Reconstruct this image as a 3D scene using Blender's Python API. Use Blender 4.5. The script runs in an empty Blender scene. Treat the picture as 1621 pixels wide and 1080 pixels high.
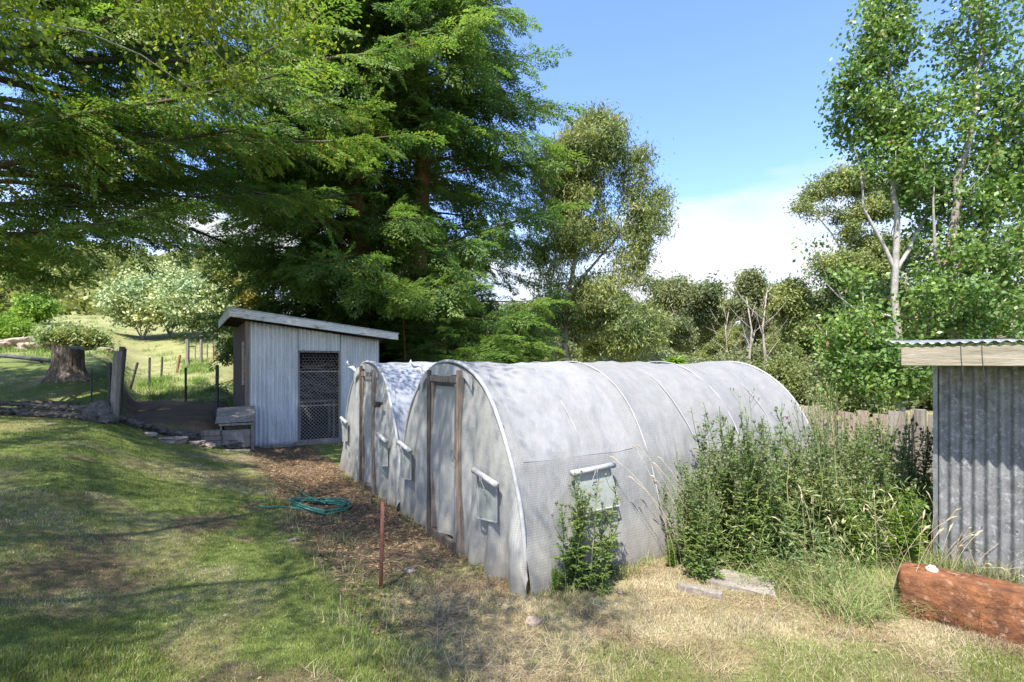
import bpy, bmesh, math, random
import numpy as np
from mathutils import Vector, Matrix, noise as mnoise
rng = np.random.default_rng(7); random.seed(7)
S = bpy.context.scene; COL = S.collection
H = 2.0; F = 811.0; HX = 810.5; HY = 575.0            # eye height, focal in photo pixels, principal column, horizon row
VA = np.array([.845, .535]); VB = np.array([-.535, .845]); O = np.array([.107, 4.44])
ANG = math.atan2(.535, .845)
def W(a, b, z=0.0):                                     # yard frame (a along the tunnels, b across) -> world
    p = O + a*VA + b*VB; return (float(p[0]), float(p[1]), float(z))
def at(px, py, Y): return ((px-HX)/F*Y, Y, H+(HY-py)/F*Y)
def ss(x, lo=0., hi=1.):
    t = np.clip((np.asarray(x, float)-lo)/(hi-lo), 0, 1); return t*t*(3-2*t)
# ---------------------------------------------------------------- numpy value noise
_L = np.random.default_rng(3).random((256, 256))
def vn(x, y):
    xi = np.floor(x).astype(int); yi = np.floor(y).astype(int); fx = x-xi; fy = y-yi
    fx = fx*fx*(3-2*fx); fy = fy*fy*(3-2*fy); g = lambda i, j: _L[i % 256, j % 256]
    return (g(xi, yi)*(1-fx)+g(xi+1, yi)*fx)*(1-fy)+(g(xi, yi+1)*(1-fx)+g(xi+1, yi+1)*fx)*fy
def fbm(x, y, o=4):
    s = 0; a = .5; t = 0
    for k in range(o): s = s+a*vn(x*2**k+17*k, y*2**k+31*k); t += a; a *= .5
    return s/t
# ---------------------------------------------------------------- terrain
HYs = [9, 10, 11, 12, 13.5, 16, 22, 30, 60, 120, 300]
HZs = [.85, .98, 1.0, 1.05, 1.5, 2.0, 2.75, 3.75, 8.2, 25, 55]
PYs = [9, 11, 12.5, 17, 20, 25, 30, 60, 120, 300]; PZs = [.55, .68, .72, .75, 1.15, 2.0, 3.1, 8.2, 25, 55]      # lower pen side
def T(x, y):
    x = np.asarray(x, float); y = np.asarray(y, float)
    rx = x-O[0]; ry = y-O[1]; a = rx*VA[0]+ry*VA[1]; b = rx*VB[0]+ry*VB[1]
    zl = np.interp(a, [-40, -12, -5.6, -3.7, -2.85, -1.8, -1.35, -.95], [2.0, 1.25, .98, .82, .47, .22, .15, 0])
    zl = zl*(.62+.38*ss(b, 0, 6))
    yl = np.interp(x, [-9, -7.6, -6.2], [10.25, 10.6, 11.4])
    m = ss((y-yl)/.55)*ss((-x-(.42*y+1.0))/(1+.10*np.maximum(y-10, 0)))
    kp = ss((x/np.maximum(y, 1)+.80)/.07); zh = np.interp(y, HYs, HZs)*(1-kp)+np.interp(y, PYs, PZs)*kp+.25*(fbm(x*.15, y*.15)-.5)*np.clip((y-14)/10, 0, 6)
    z = zl*(1-m)+zh*m
    z = z+.035*(fbm(x*1.3+5, y*1.3)-.5)+.012*(fbm(x*6, y*6)-.5)
    far = ss((np.hypot(x, y)-18)/30)*(1-m)
    return z+far*.6*(fbm(x*.06+9, y*.06)-.5)
def t1(x, y): return float(T(x, y))
def gp(px, Y): x = (px-HX)/F*Y; return (x, Y, t1(x, Y))
# ---------------------------------------------------------------- materials
def newmat(name):
    m = bpy.data.materials.new(name); m.use_nodes = True; nt = m.node_tree; nt.nodes.clear()
    out = nt.nodes.new('ShaderNodeOutputMaterial'); return m, nt, out
def N(nt, t, **k):
    n = nt.nodes.new(t)
    for a, v in k.items():
        if a.startswith('i_'):
            key = a[2:].replace('_', ' '); n.inputs[key].default_value = v
        else: setattr(n, a, v)
    return n
def noise_node(nt, scale, detail=5, rough=.6, coord='Object', stretch=None):
    tc = N(nt, 'ShaderNodeTexCoord'); n = N(nt, 'ShaderNodeTexNoise'); n.inputs['Scale'].default_value = scale
    n.inputs['Detail'].default_value = detail; n.inputs['Roughness'].default_value = rough
    if stretch:
        mp = N(nt, 'ShaderNodeMapping'); mp.inputs['Scale'].default_value = stretch
        nt.links.new(tc.outputs[coord], mp.inputs['Vector']); nt.links.new(mp.outputs[0], n.inputs['Vector'])
    else: nt.links.new(tc.outputs[coord], n.inputs['Vector'])
    return n
def ramp(nt, src, stops):
    r = N(nt, 'ShaderNodeValToRGB'); e = r.color_ramp.elements
    while len(e) < len(stops): e.new(.5)
    for k, (p, c) in enumerate(stops): e[k].position = p; e[k].color = (*c, 1)
    nt.links.new(src, r.inputs[0]); return r
def mixc(nt, f, a, b, mode='MIX'):
    m = N(nt, 'ShaderNodeMix', data_type='RGBA', blend_type=mode)
    for s, v in ((0, f), (6, a), (7, b)):
        if isinstance(v, (int, float)): m.inputs[s].default_value = v
        elif isinstance(v, tuple): m.inputs[s].default_value = (*v, 1)
        else: nt.links.new(v, m.inputs[s])
    return m.outputs[2]
def surf(name, c1, c2, scale=6, rough=.8, bump=.3, bscale=30, c3=None, c3at=.62, metal=0, stretch=None, spec=.3, bd=.01):
    m, nt, out = newmat(name); b = N(nt, 'ShaderNodeBsdfPrincipled')
    n = noise_node(nt, scale, stretch=stretch)
    st = [(.35, c1), (.62, c2)]
    r = ramp(nt, n.outputs[0], st); c = r.outputs[0]
    if c3:
        n3 = noise_node(nt, scale*2.7, 6, .7, stretch=stretch); r3 = ramp(nt, n3.outputs[0], [(c3at-.04, (0, 0, 0)), (c3at+.04, (1, 1, 1))])
        c = mixc(nt, r3.outputs[0], c, c3)
    n2 = noise_node(nt, bscale, 6, .65, stretch=stretch)
    c = mixc(nt, .55, c, ramp(nt, n2.outputs[0], [(.3, (.45, .45, .45)), (.7, (1.25, 1.25, 1.25))]).outputs[0], 'MULTIPLY')
    nt.links.new(c, b.inputs['Base Color'])
    bp = N(nt, 'ShaderNodeBump'); bp.inputs['Strength'].default_value = bump; bp.inputs['Distance'].default_value = bd
    nt.links.new(n2.outputs[0], bp.inputs['Height']); nt.links.new(bp.outputs[0], b.inputs['Normal'])
    b.inputs['Roughness'].default_value = rough; b.inputs['Metallic'].default_value = metal; b.inputs['Specular IOR Level'].default_value = spec
    nt.links.new(b.outputs[0], out.inputs[0]); return m
def leafmat(name, ca, cb, cc=None, cfrac=.06, trans=.38, clump=.5, rough=.5):
    m, nt, out = newmat(name); g = N(nt, 'ShaderNodeNewGeometry')
    r = ramp(nt, g.outputs['Random Per Island'], [(0., ca), (1-cfrac-.02, cb)]+([(1-cfrac, cc), (1., cc)] if cc else []))
    if cc: r.color_ramp.interpolation = 'LINEAR'
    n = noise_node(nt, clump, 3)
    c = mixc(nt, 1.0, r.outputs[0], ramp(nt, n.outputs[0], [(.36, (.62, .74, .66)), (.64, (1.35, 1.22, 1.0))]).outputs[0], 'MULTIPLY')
    b = N(nt, 'ShaderNodeBsdfPrincipled'); b.inputs['Roughness'].default_value = rough; b.inputs['Specular IOR Level'].default_value = .35
    t = N(nt, 'ShaderNodeBsdfTranslucent'); mx = N(nt, 'ShaderNodeMixShader'); mx.inputs[0].default_value = trans
    tc = mixc(nt, 1.0, c, (1.35, 1.45, .7), 'MULTIPLY')
    nt.links.new(c, b.inputs['Base Color']); nt.links.new(tc, t.inputs[0])
    nt.links.new(b.outputs[0], mx.inputs[1]); nt.links.new(t.outputs[0], mx.inputs[2]); nt.links.new(mx.outputs[0], out.inputs[0]); return m
def attrmat(name, trans=.3, rough=.7):
    m, nt, out = newmat(name); at_ = N(nt, 'ShaderNodeVertexColor', layer_name='Col')
    b = N(nt, 'ShaderNodeBsdfPrincipled'); b.inputs['Roughness'].default_value = rough; b.inputs['Specular IOR Level'].default_value = .2
    t = N(nt, 'ShaderNodeBsdfTranslucent'); mx = N(nt, 'ShaderNodeMixShader'); mx.inputs[0].default_value = trans
    nt.links.new(at_.outputs[0], b.inputs['Base Color']); nt.links.new(at_.outputs[0], t.inputs[0])
    nt.links.new(b.outputs[0], mx.inputs[1]); nt.links.new(t.outputs[0], mx.inputs[2]); nt.links.new(mx.outputs[0], out.inputs[0]); return m
def clothmat(name, col, trans, weave=55., see=.0, dirt=.35, wv=.35):
    m, nt, out = newmat(name); uv = N(nt, 'ShaderNodeUVMap'); sx = N(nt, 'ShaderNodeSeparateXYZ'); nt.links.new(uv.outputs[0], sx.inputs[0])
    def wave(o):
        a = N(nt, 'ShaderNodeMath', operation='MULTIPLY'); a.inputs[1].default_value = weave*2*math.pi; nt.links.new(o, a.inputs[0])
        s = N(nt, 'ShaderNodeMath', operation='SINE'); nt.links.new(a.outputs[0], s.inputs[0]); return s.outputs[0]
    mu = N(nt, 'ShaderNodeMath', operation='MAXIMUM'); nt.links.new(wave(sx.outputs[0]), mu.inputs[0]); nt.links.new(wave(sx.outputs[1]), mu.inputs[1])
    wr = ramp(nt, mu.outputs[0], [(0., (1-wv,)*3), (.8, (1, 1, 1))])
    n = noise_node(nt, 1.6, 6, .65); n2 = noise_node(nt, 9, 6, .7, stretch=(1, 1, .45))
    c = mixc(nt, ramp(nt, n.outputs[0], [(.42, (0, 0, 0)), (.72, (dirt,)*3)]).outputs[0], col, (.36, .35, .29))
    c = mixc(nt, .5, c, ramp(nt, n2.outputs[0], [(.3, (.72, .72, .72)), (.65, (1.05, 1.05, 1.05))]).outputs[0], 'MULTIPLY')
    c = mixc(nt, 1., c, wr.outputs[0], 'MULTIPLY')
    geo = N(nt, 'ShaderNodeTexCoord'); sz = N(nt, 'ShaderNodeSeparateXYZ'); nt.links.new(geo.outputs['Object'], sz.inputs[0])
    lo = N(nt, 'ShaderNodeMapRange'); lo.inputs[1].default_value = .5; lo.inputs[2].default_value = 0.; nt.links.new(sz.outputs[2], lo.inputs[0])
    dm = N(nt, 'ShaderNodeMath', operation='MULTIPLY'); nt.links.new(lo.outputs[0], dm.inputs[0]); nt.links.new(n2.outputs[0], dm.inputs[1])
    c = mixc(nt, dm.outputs[0], c, (.30, .25, .17))
    b = N(nt, 'ShaderNodeBsdfPrincipled'); b.inputs['Roughness'].default_value = .6; b.inputs['Specular IOR Level'].default_value = .2
    bp = N(nt, 'ShaderNodeBump'); bp.inputs['Strength'].default_value = .6; bp.inputs['Distance'].default_value = .035
    n3 = noise_node(nt, 4, 6, .6, stretch=(1.6, 1, .8)); nt.links.new(n3.outputs[0], bp.inputs['Height']); nt.links.new(bp.outputs[0], b.inputs['Normal'])
    t = N(nt, 'ShaderNodeBsdfTranslucent'); mx = N(nt, 'ShaderNodeMixShader'); mx.inputs[0].default_value = trans
    nt.links.new(c, b.inputs['Base Color']); nt.links.new(c, t.inputs[0])
    nt.links.new(b.outputs[0], mx.inputs[1]); nt.links.new(t.outputs[0], mx.inputs[2]); last = mx.outputs[0]
    if see > 0:
        tr = N(nt, 'ShaderNodeBsdfTransparent'); m2 = N(nt, 'ShaderNodeMixShader'); m2.inputs[0].default_value = see
        nt.links.new(last, m2.inputs[1]); nt.links.new(tr.outputs[0], m2.inputs[2]); last = m2.outputs[0]
    nt.links.new(last, out.inputs[0]); return m
M = {}
M['bark_red'] = surf('bark_red', (.13, .055, .03), (.24, .12, .075), 5, .95, .8, 25, stretch=(3, 3, .5))
M['bark_grey'] = surf('bark_grey', (.22, .18, .14), (.42, .37, .31), 4, .9, .6, 25, c3=(.12, .09, .07), stretch=(2, 2, .7))
M['bark_white'] = surf('bark_white', (.32, .29, .25), (.48, .45, .41), 5, .8, .4, 30, c3=(.14, .12, .10), c3at=.66)
M['bark_dark'] = surf('bark_dark', (.07, .05, .035), (.15, .11, .08), 5, .95, .7, 25)
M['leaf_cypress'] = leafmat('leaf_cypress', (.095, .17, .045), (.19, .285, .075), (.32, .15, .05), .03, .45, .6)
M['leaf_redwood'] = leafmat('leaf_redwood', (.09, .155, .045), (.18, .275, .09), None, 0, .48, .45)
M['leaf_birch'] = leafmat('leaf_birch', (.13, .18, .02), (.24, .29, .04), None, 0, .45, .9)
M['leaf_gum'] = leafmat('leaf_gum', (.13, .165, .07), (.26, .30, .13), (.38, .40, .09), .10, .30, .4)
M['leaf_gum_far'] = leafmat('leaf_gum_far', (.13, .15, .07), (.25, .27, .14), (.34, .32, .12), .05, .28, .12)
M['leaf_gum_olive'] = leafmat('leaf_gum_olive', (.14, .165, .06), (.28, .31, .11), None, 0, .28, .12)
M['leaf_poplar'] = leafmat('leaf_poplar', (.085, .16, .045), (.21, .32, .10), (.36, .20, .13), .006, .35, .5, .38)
M['leaf_pale'] = leafmat('leaf_pale', (.26, .33, .14), (.55, .58, .34), None, 0, .12, .4)
M['leaf_orange'] = leafmat('leaf_orange', (.30, .22, .04), (.42, .30, .06), None, 0, .35, .4)
M['leaf_weed'] = leafmat('leaf_weed', (.15, .20, .085), (.31, .37, .18), (.48, .44, .26), .08, .38, 1.2)
M['leaf_thistle'] = leafmat('leaf_thistle', (.135, .20, .065), (.26, .35, .13), None, 0, .38, 1.5)
M['leaf_bright'] = leafmat('leaf_bright', (.12, .22, .03), (.24, .36, .06), None, 0, .35, 1.)
M['bud'] = surf('bud', (.10, .11, .06), (.17, .17, .10), 40, .9, .3)
M['petal'] = surf('petal', (.38, .10, .30), (.5, .16, .42), 40, .8, .2)
M['grass'] = attrmat('grass_blades', .3)
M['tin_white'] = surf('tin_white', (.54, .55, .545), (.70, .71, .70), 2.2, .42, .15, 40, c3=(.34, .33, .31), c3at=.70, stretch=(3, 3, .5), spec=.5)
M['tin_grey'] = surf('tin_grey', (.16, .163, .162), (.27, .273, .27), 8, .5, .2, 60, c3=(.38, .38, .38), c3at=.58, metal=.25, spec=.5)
M['tin_roof'] = surf('tin_roof', (.22, .23, .23), (.38, .39, .39), 6, .4, .2, 50, metal=.4, spec=.5)
M['paint_peel'] = surf('paint_peel', (.56, .55, .52), (.68, .67, .64), 3, .75, .6, 35, c3=(.26, .23, .20), c3at=.60, stretch=(.4, 2, 2))
M['wood_grey'] = surf('wood_grey', (.20, .17, .14), (.34, .30, .25), 4, .9, .8, 40, c3=(.12, .10, .08), stretch=(5, 5, .5))
M['wood_brown'] = surf('wood_brown', (.15, .115, .09), (.28, .225, .18), 4, .85, .6, 35, c3=(.38, .33, .28), stretch=(6, 6, .5))
M['wood_dark'] = surf('wood_dark', (.075, .06, .045), (.14, .11, .085), 4, .9, .6, 35, stretch=(5, 5, .5))
M['wood_cream'] = surf('wood_cream', (.29, .25, .175), (.45, .39, .29), 5, .8, .5, 30, c3=(.22, .14, .08), c3at=.68, stretch=(2.5, .35, 4))
M['wood_pink'] = surf('wood_pink', (.28, .20, .16), (.42, .34, .28), 5, .95, .8, 40, c3=(.34, .12, .09), c3at=.62, stretch=(6, 6, .6))
M['concrete'] = surf('concrete', (.20, .175, .14), (.31, .275, .23), 5, .9, .5, 40, c3=(.20, .16, .12))
M['stone_dark'] = surf('stone_dark', (.085, .075, .065), (.19, .17, .145), 5, .95, .8, 22, c3=(.30, .29, .25), c3at=.66, bd=.03)
M['stone_pale'] = surf('stone_pale', (.30, .22, .17), (.46, .37, .30), 5, .9, .7, 22, bd=.03)
M['rust_block'] = surf('rust_block', (.10, .045, .024), (.26, .105, .042), 5, .95, .8, 26, c3=(.30, .17, .11), c3at=.60, bd=.03)
M['rust_iron'] = surf('rust_iron', (.26, .085, .045), (.38, .15, .09), 14, .8, .5, 60)
M['iron_dark'] = surf('iron_dark', (.045, .05, .045), (.085, .085, .075), 14, .7, .3, 60)
M['wire'] = surf('wire', (.30, .30, .29), (.42, .42, .40), 30, .5, .1, 60, metal=.6)
M['mesh_wire'] = surf('mesh_wire', (.42, .41, .38), (.58, .57, .54), 30, .5, .1, 60, metal=.2)
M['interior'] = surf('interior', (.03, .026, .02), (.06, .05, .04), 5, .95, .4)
M['hose'] = surf('hose', (.02, .12, .085), (.05, .20, .14), 20, .35, .1, 60, spec=.5)
M['plastic_white'] = surf('plastic_white', (.5, .49, .45), (.6, .59, .56), 20, .5, .1)
M['plastic_blk'] = surf('plastic_blk', (.015, .015, .015), (.03, .02, .02), 20, .5, .1)
M['bracket'] = surf('bracket', (.32, .13, .06), (.42, .18, .09), 10, .7, .2)
M['pipe'] = surf('pipe', (.06, .06, .065), (.12, .12, .125), 5, .7, .3)
M['flat_cloth'] = clothmat('sheet_side', (.40, .40, .385), .36, 52, 0, .30, .22)
M['sheet_upper'] = clothmat('sheet_upper', (.42, .42, .41), .36, 75, 0, .25, .12)
M['sheet_end'] = clothmat('sheet_end', (.50, .50, .47), .34, 52, .0, .4, .22)
M['sheet_blue'] = clothmat('sheet_blue', (.40, .425, .46), .30, 80, 0, .1, .06)
M['trim'] = clothmat('hoop_trim', (.46, .46, .45), .15, 80, 0, .1, .05)
M['window_net'] = clothmat('window_net', (.47, .50, .45), .35, 90, .0, .3, .3)
def stumpmat():
    m = surf('stump_wood', (.12, .085, .06), (.26, .20, .15), 3, .95, 1.0, 14, c3=(.52, .50, .49), c3at=.60, stretch=(2.5, 2.5, .7), bd=.04); return m
M['stump'] = stumpmat()
# ---------------------------------------------------------------- object helpers
def link(o, parent=None):
    COL.objects.link(o)
    if parent: o.parent = parent
    return o
def tag(o, label=None, cat=None, group=None, kind=None):
    if label: o['label'] = label
    if cat: o['category'] = cat
    if group: o['group'] = group
    if kind: o['kind'] = kind
    return o
def thing(name, label, cat, loc=(0, 0, 0), rz=0, group=None):
    o = bpy.data.objects.new(name, None); o.empty_display_size = .2; link(o); o.location = loc; o.rotation_euler = (0, 0, rz)
    return tag(o, label, cat, group)
def np_mesh(name, V, nper, mat, parent=None, cols=None, smooth=False):   # V (n*nper,3): loose polygons of nper corners
    V = np.ascontiguousarray(V.reshape(-1, 3), dtype=np.float32); n = len(V)//nper
    me = bpy.data.meshes.new(name); me.vertices.add(len(V)); me.vertices.foreach_set('co', V.ravel())
    me.loops.add(len(V)); me.loops.foreach_set('vertex_index', np.arange(len(V), dtype=np.int32))
    me.polygons.add(n); me.polygons.foreach_set('loop_start', np.arange(0, len(V), nper, dtype=np.int32))
    me.update(calc_edges=True); me.materials.append(mat)
    if cols is not None:
        ca = me.color_attributes.new('Col', 'FLOAT_COLOR', 'POINT')
        c = np.repeat(np.c_[cols, np.ones(len(cols))], nper, 0).astype(np.float32); ca.data.foreach_set('color', c.ravel())
    return link(bpy.data.objects.new(name, me), parent)
class MB:
    def __init__(s): s.v = []; s.f = []
    def add(s, vs, fs):
        k = len(s.v); s.v += [tuple(map(float, v)) for v in vs]; s.f += [tuple(i+k for i in f) for f in fs]; return s
    def box(s, x0, x1, y0, y1, z0, z1, bev=0):
        vs = [(x, y, z) for x in (x0, x1) for y in (y0, y1) for z in (z0, z1)]
        return s.add(vs, [(0, 1, 3, 2), (4, 6, 7, 5), (0, 4, 5, 1), (2, 3, 7, 6), (0, 2, 6, 4), (1, 5, 7, 3)])
    def hexa(s, p):      # 8 pts: bottom 4, top 4
        return s.add(p, [(0, 3, 2, 1), (4, 5, 6, 7), (0, 1, 5, 4), (1, 2, 6, 5), (2, 3, 7, 6), (3, 0, 4, 7)])
    def tube(s, pts, rad, n=6, cap=True):
        pts = [Vector(p) for p in pts]; k = len(pts)
        if not hasattr(rad, '__len__'): rad = [rad]*k
        base = len(s.v); ref = None
        for i, p in enumerate(pts):
            d = (pts[min(i+1, k-1)]-pts[max(i-1, 0)]);  d = d.normalized() if d.length > 1e-9 else Vector((0, 0, 1))
            if ref is None: ref = Vector((1, 0, 0)) if abs(d.x) < .8 else Vector((0, 1, 0))
            u = (ref-d*ref.dot(d)).normalized(); ref = u; w = d.cross(u)
            for j in range(n):
                a = 2*math.pi*j/n; q = p+(u*math.cos(a)+w*math.sin(a))*rad[i]; s.v.append(tuple(q))
        for i in range(k-1):
            for j in range(n):
                a = base+i*n+j; b = base+i*n+(j+1) % n; s.f.append((a, b, b+n, a+n))
        if cap: s.f.append(tuple(base+j for j in range(n))[::-1]); s.f.append(tuple(base+(k-1)*n+j for j in range(n)))
        return s
    def beam(s, a, b, w, t, up=(0, 0, 1)):       # rectangular bar from a to b
        a = Vector(a); b = Vector(b); d = (b-a).normalized(); u = Vector(up); u = (u-d*u.dot(d))
        u = u.normalized() if u.length > 1e-4 else Vector((1, 0, 0)); r = d.cross(u)
        P = [a-r*w/2-u*t/2, a+r*w/2-u*t/2, a+r*w/2+u*t/2, a-r*w/2+u*t/2]; Q = [p+(b-a) for p in P]
        return s.add(P+Q, [(0, 1, 2, 3), (7, 6, 5, 4), (0, 4, 5, 1), (1, 5, 6, 2), (2, 6, 7, 3), (3, 7, 4, 0)])
    def build(s, name, mat, parent=None, smooth=False, jit=0, bevel=0):
        me = bpy.data.meshes.new(name); v = s.v
        if jit: v = [tuple(c+random.uniform(-jit, jit) for c in p) for p in v]
        me.from_pydata(v, [], s.f); me.materials.append(mat)
        bm = bmesh.new(); bm.from_mesh(me); bmesh.ops.recalc_face_normals(bm, faces=bm.faces)
        if bevel: bmesh.ops.bevel(bm, geom=bm.edges[:], offset=bevel, segments=1, affect='EDGES')
        bm.to_mesh(me); bm.free()
        if smooth:
            for p in me.polygons: p.use_smooth = True
        return link(bpy.data.objects.new(name, me), parent)
def grid_mesh(name, P, mat, parent=None, uv=None, thick=0, smooth=True, mask=None):   # P (nu,nv,3)
    nu, nv = P.shape[:2]; idx = np.arange(nu*nv).reshape(nu, nv)
    f = np.stack([idx[:-1, :-1], idx[1:, :-1], idx[1:, 1:], idx[:-1, 1:]], -1).reshape(-1, 4)
    if mask is not None: f = f[mask.reshape(-1)]
    me = bpy.data.meshes.new(name); me.from_pydata(P.reshape(-1, 3).tolist(), [], f.tolist()); me.materials.append(mat)
    if uv is not None:
        l = me.uv_layers.new(name='UVMap'); vi = np.empty(len(me.loops), np.int32); me.loops.foreach_get('vertex_index', vi)
        l.data.foreach_set('uv', uv.reshape(-1, 2)[vi].astype(np.float32).ravel())
    if smooth: me.polygons.foreach_set('use_smooth', np.ones(len(me.polygons), bool))
    o = link(bpy.data.objects.new(name, me), parent)
    if thick: md = o.modifiers.new('thick', 'SOLIDIFY'); md.thickness = thick; md.offset = 0
    return o
def unit(v): return v/np.maximum(np.linalg.norm(v, axis=-1, keepdims=True), 1e-9)
def leaf_quads(C, D, Nn, L, Wd, fold=.12, rnd=.5):
    D = unit(D); R = unit(np.cross(D, Nn)); Nn = np.cross(R, D); L = np.asarray(L)[:, None]; Wd = np.asarray(Wd)[:, None]
    m = C+D*L*rnd; dn = -Nn*L*fold
    return np.stack([C, m+R*Wd/2+dn*0, C+D*L+dn, m-R*Wd/2], 1)
def copy_tree(o, parent=None):
    c = o.copy(); COL.objects.link(c)
    if parent: c.parent = parent
    for ch in [q for q in o.children]: copy_tree(ch, c)
    return c
# ---------------------------------------------------------------- ground
def zones(x, y):
    rx = x-O[0]; ry = y-O[1]; a = rx*VA[0]+ry*VA[1]; b = rx*VB[0]+ry*VB[1]
    w = .5*(fbm(x*1.1+3, y*1.1+8)-.5)+.25*(fbm(x*4, y*4)-.5)
    dirt = ss((a+1.6+w*1.6)/.45)*ss((.15-a)/.2)*ss((b-.4+w*2)/1.0)*ss((10.-b)/.6)
    dirt = np.maximum(dirt, .8*ss((fbm(x*.9+40, y*.9+2, 5)-.66)/.06)*ss((-a-.6)/1)*ss((9-y)/2))
    pen = ss((x/np.maximum(y, 1)+.775)/.03)*ss((-x-.42*y-1.2)/.3)*ss((y-11.0)/.3)*ss((17.2-y+1.6*w)/.6)
    band = .75*ss((b-6.4+w)/.8)*ss((8.6-b+w)/.8)*ss((a+3.0+4*w)/1.5)*ss((-1.0-a)/.5)      # worn dry strip before the shed
    straw = ss((a+1.6+w*2.4)/1.0)*ss((1.6+w*2-b)/1.2)
    straw = straw*(1-.72*ss((3.75+w*2.6-y)/.6)*ss((x+.2)/1.2))
    patch = ss((fbm(x*.8+11, y*.8+7, 5)-.55)/.12)
    dry = np.clip(np.maximum(straw, patch*.5)*(.72+.55*(fbm(x*3.1+5, y*3.1+9, 3)-.25)), 0, 1)
    far = ss((y-15)/6)
    dry = np.maximum(dry*(1-far), far*(.35+.45*fbm(x*.12, y*.2)))
    return dirt, pen, band, dry, a, b
GREEN = np.array([.13, .165, .045]); STRAW = np.array([.42, .33, .19]); DIRT = np.array([.12, .082, .056]); PEN = np.array([.17, .115, .075]); FARG = np.array([.15, .19, .06])
def ground_color(x, y):
    dirt, pen, band, dry, a, b = zones(x, y)
    d = dry[..., None]; c = GREEN*(1-d)+STRAW*.8*d
    far = ss((y-12)/8)[..., None]; c = c*(1-far)+(FARG*(1-d)+np.array([.34, .30, .15])*d)*far
    bb = band[..., None]; c = c*(1-bb)+np.array([.24, .175, .12])*bb
    dd = dirt[..., None]; lit = (.75+.7*fbm(x*7, y*7, 3))[..., None]; c = c*(1-dd)+DIRT*lit*dd
    pp = pen[..., None]; c = c*(1-pp)+PEN*pp
    return c*(.7+.6*fbm(x*3+1, y*3+2, 5))[..., None]
def axis(lo, hi, step, far_lo, far_hi):
    m = list(np.arange(lo, hi, step)); s = step; l = []; x = lo
    while x > far_lo: s *= 1.09; x -= s; l.append(x)
    s = step; r = []; x = hi
    while x < far_hi: s *= 1.09; r.append(x); x += s
    return np.array(l[::-1]+m+r)
gx = axis(-12, 7, .06, -700, 700); gy = axis(1.2, 15, .06, -250, 900)
GX, GY = np.meshgrid(gx, gy, indexing='ij'); GZ = T(GX, GY)
gm, nt, out = newmat('ground_earth_and_turf')
vc = N(nt, 'ShaderNodeVertexColor', layer_name='Col'); n1 = noise_node(nt, 30, 8, .75); n2 = noise_node(nt, 5, 6, .7)
c = mixc(nt, .8, vc.outputs[0], ramp(nt, n1.outputs[0], [(.3, (.35, .35, .35)), (.7, (1.5, 1.5, 1.45))]).outputs[0], 'MULTIPLY')
c = mixc(nt, .6, c, ramp(nt, n2.outputs[0], [(.3, (.6, .65, .6)), (.7, (1.3, 1.25, 1.2))]).outputs[0], 'MULTIPLY')
b_ = N(nt, 'ShaderNodeBsdfPrincipled'); b_.inputs['Roughness'].default_value = .95; b_.inputs['Specular IOR Level'].default_value = .1
bp = N(nt, 'ShaderNodeBump'); bp.inputs['Strength'].default_value = .9; bp.inputs['Distance'].default_value = .03
nt.links.new(n1.outputs[0], bp.inputs['Height']); nt.links.new(bp.outputs[0], b_.inputs['Normal']); nt.links.new(c, b_.inputs['Base Color']); nt.links.new(b_.outputs[0], out.inputs[0])
g = grid_mesh('ground', np.stack([GX, GY, GZ], -1), gm); tag(g, kind='structure')
ca = g.data.color_attributes.new('Col', 'FLOAT_COLOR', 'POINT'); gc = ground_color(GX, GY).reshape(-1, 3)
ca.data.foreach_set('color', np.c_[gc, np.ones(len(gc))].astype(np.float32).ravel())
# ---------------------------------------------------------------- grass blades
def inshape(x, y):        # keep plants out of sheds, tunnels
    rx = x-O[0]; ry = y-O[1]; a = rx*VA[0]+ry*VA[1]; b = rx*VB[0]+ry*VB[1]
    tun = (a > .02) & (a < 4.98) & (b > .04) & (b < 6.0); shed = (a > -1.3) & (a < 1.85) & (b > 9.6) & (b < 13.4); rs = (a > 3.64) & (b < -1.75)
    return tun | shed | rs
def scatter(n, ymin, ymax, p, pxlo=-120, pxhi=1750):
    u = rng.random(n); q = 1-p; y = (ymin**q+u*(ymax**q-ymin**q))**(1/q)
    px = rng.uniform(pxlo, pxhi, n); x = (px-HX)/F*y; return x, y
def blades(name, x, y, h, w, col, lean, segs=1, mat=None, droop=.0, label=None, cat=None):
    n = len(x); z = T(x, y)-.004; P = np.stack([x, y, z], 1); az = rng.uniform(0, 2*np.pi, n); ln = np.abs(lean)
    D = np.stack([np.cos(az)*ln, np.sin(az)*ln, np.ones(n)], 1); D = unit(D); az2 = az+np.pi/2+rng.normal(0, .5, n)
    R = np.stack([np.cos(az2), np.sin(az2), 0*az2], 1)*(w/2)[:, None]; Hh = h[:, None]
    if segs == 1:
        V = np.stack([P-R, P+R, P+D*Hh], 1); return np_mesh(name, V, 3, mat or M['grass'], cols=col)
    quads = []; side = unit(np.stack([np.cos(az), np.sin(az), 0*az], 1)); dr = droop if hasattr(droop, '__len__') else np.full(n, droop)
    pt = lambda t: P+D*Hh*t+side*(Hh*dr[:, None]*t*t)-np.array([0, 0, 1.])*(Hh*dr[:, None]*.55*t**2.6)
    for k in range(segs):
        t0 = k/segs; t1_ = (k+1)/segs; w0 = (1-t0**1.6); w1 = (1-t1_**1.6)*1.0+.04
        quads.append(np.stack([pt(t0)-R*w0, pt(t0)+R*w0, pt(t1_)+R*w1, pt(t1_)-R*w1], 1))
    V = np.stack(quads, 1).reshape(-1, 4, 3); return np_mesh(name, V, 4, mat or M['grass'], cols=np.repeat(col, segs, 0))
n = 620000; x, y = scatter(n, 2.0, 15, 1.25); dirt, pen, band, dry, a, b = zones(x, y)
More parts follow.
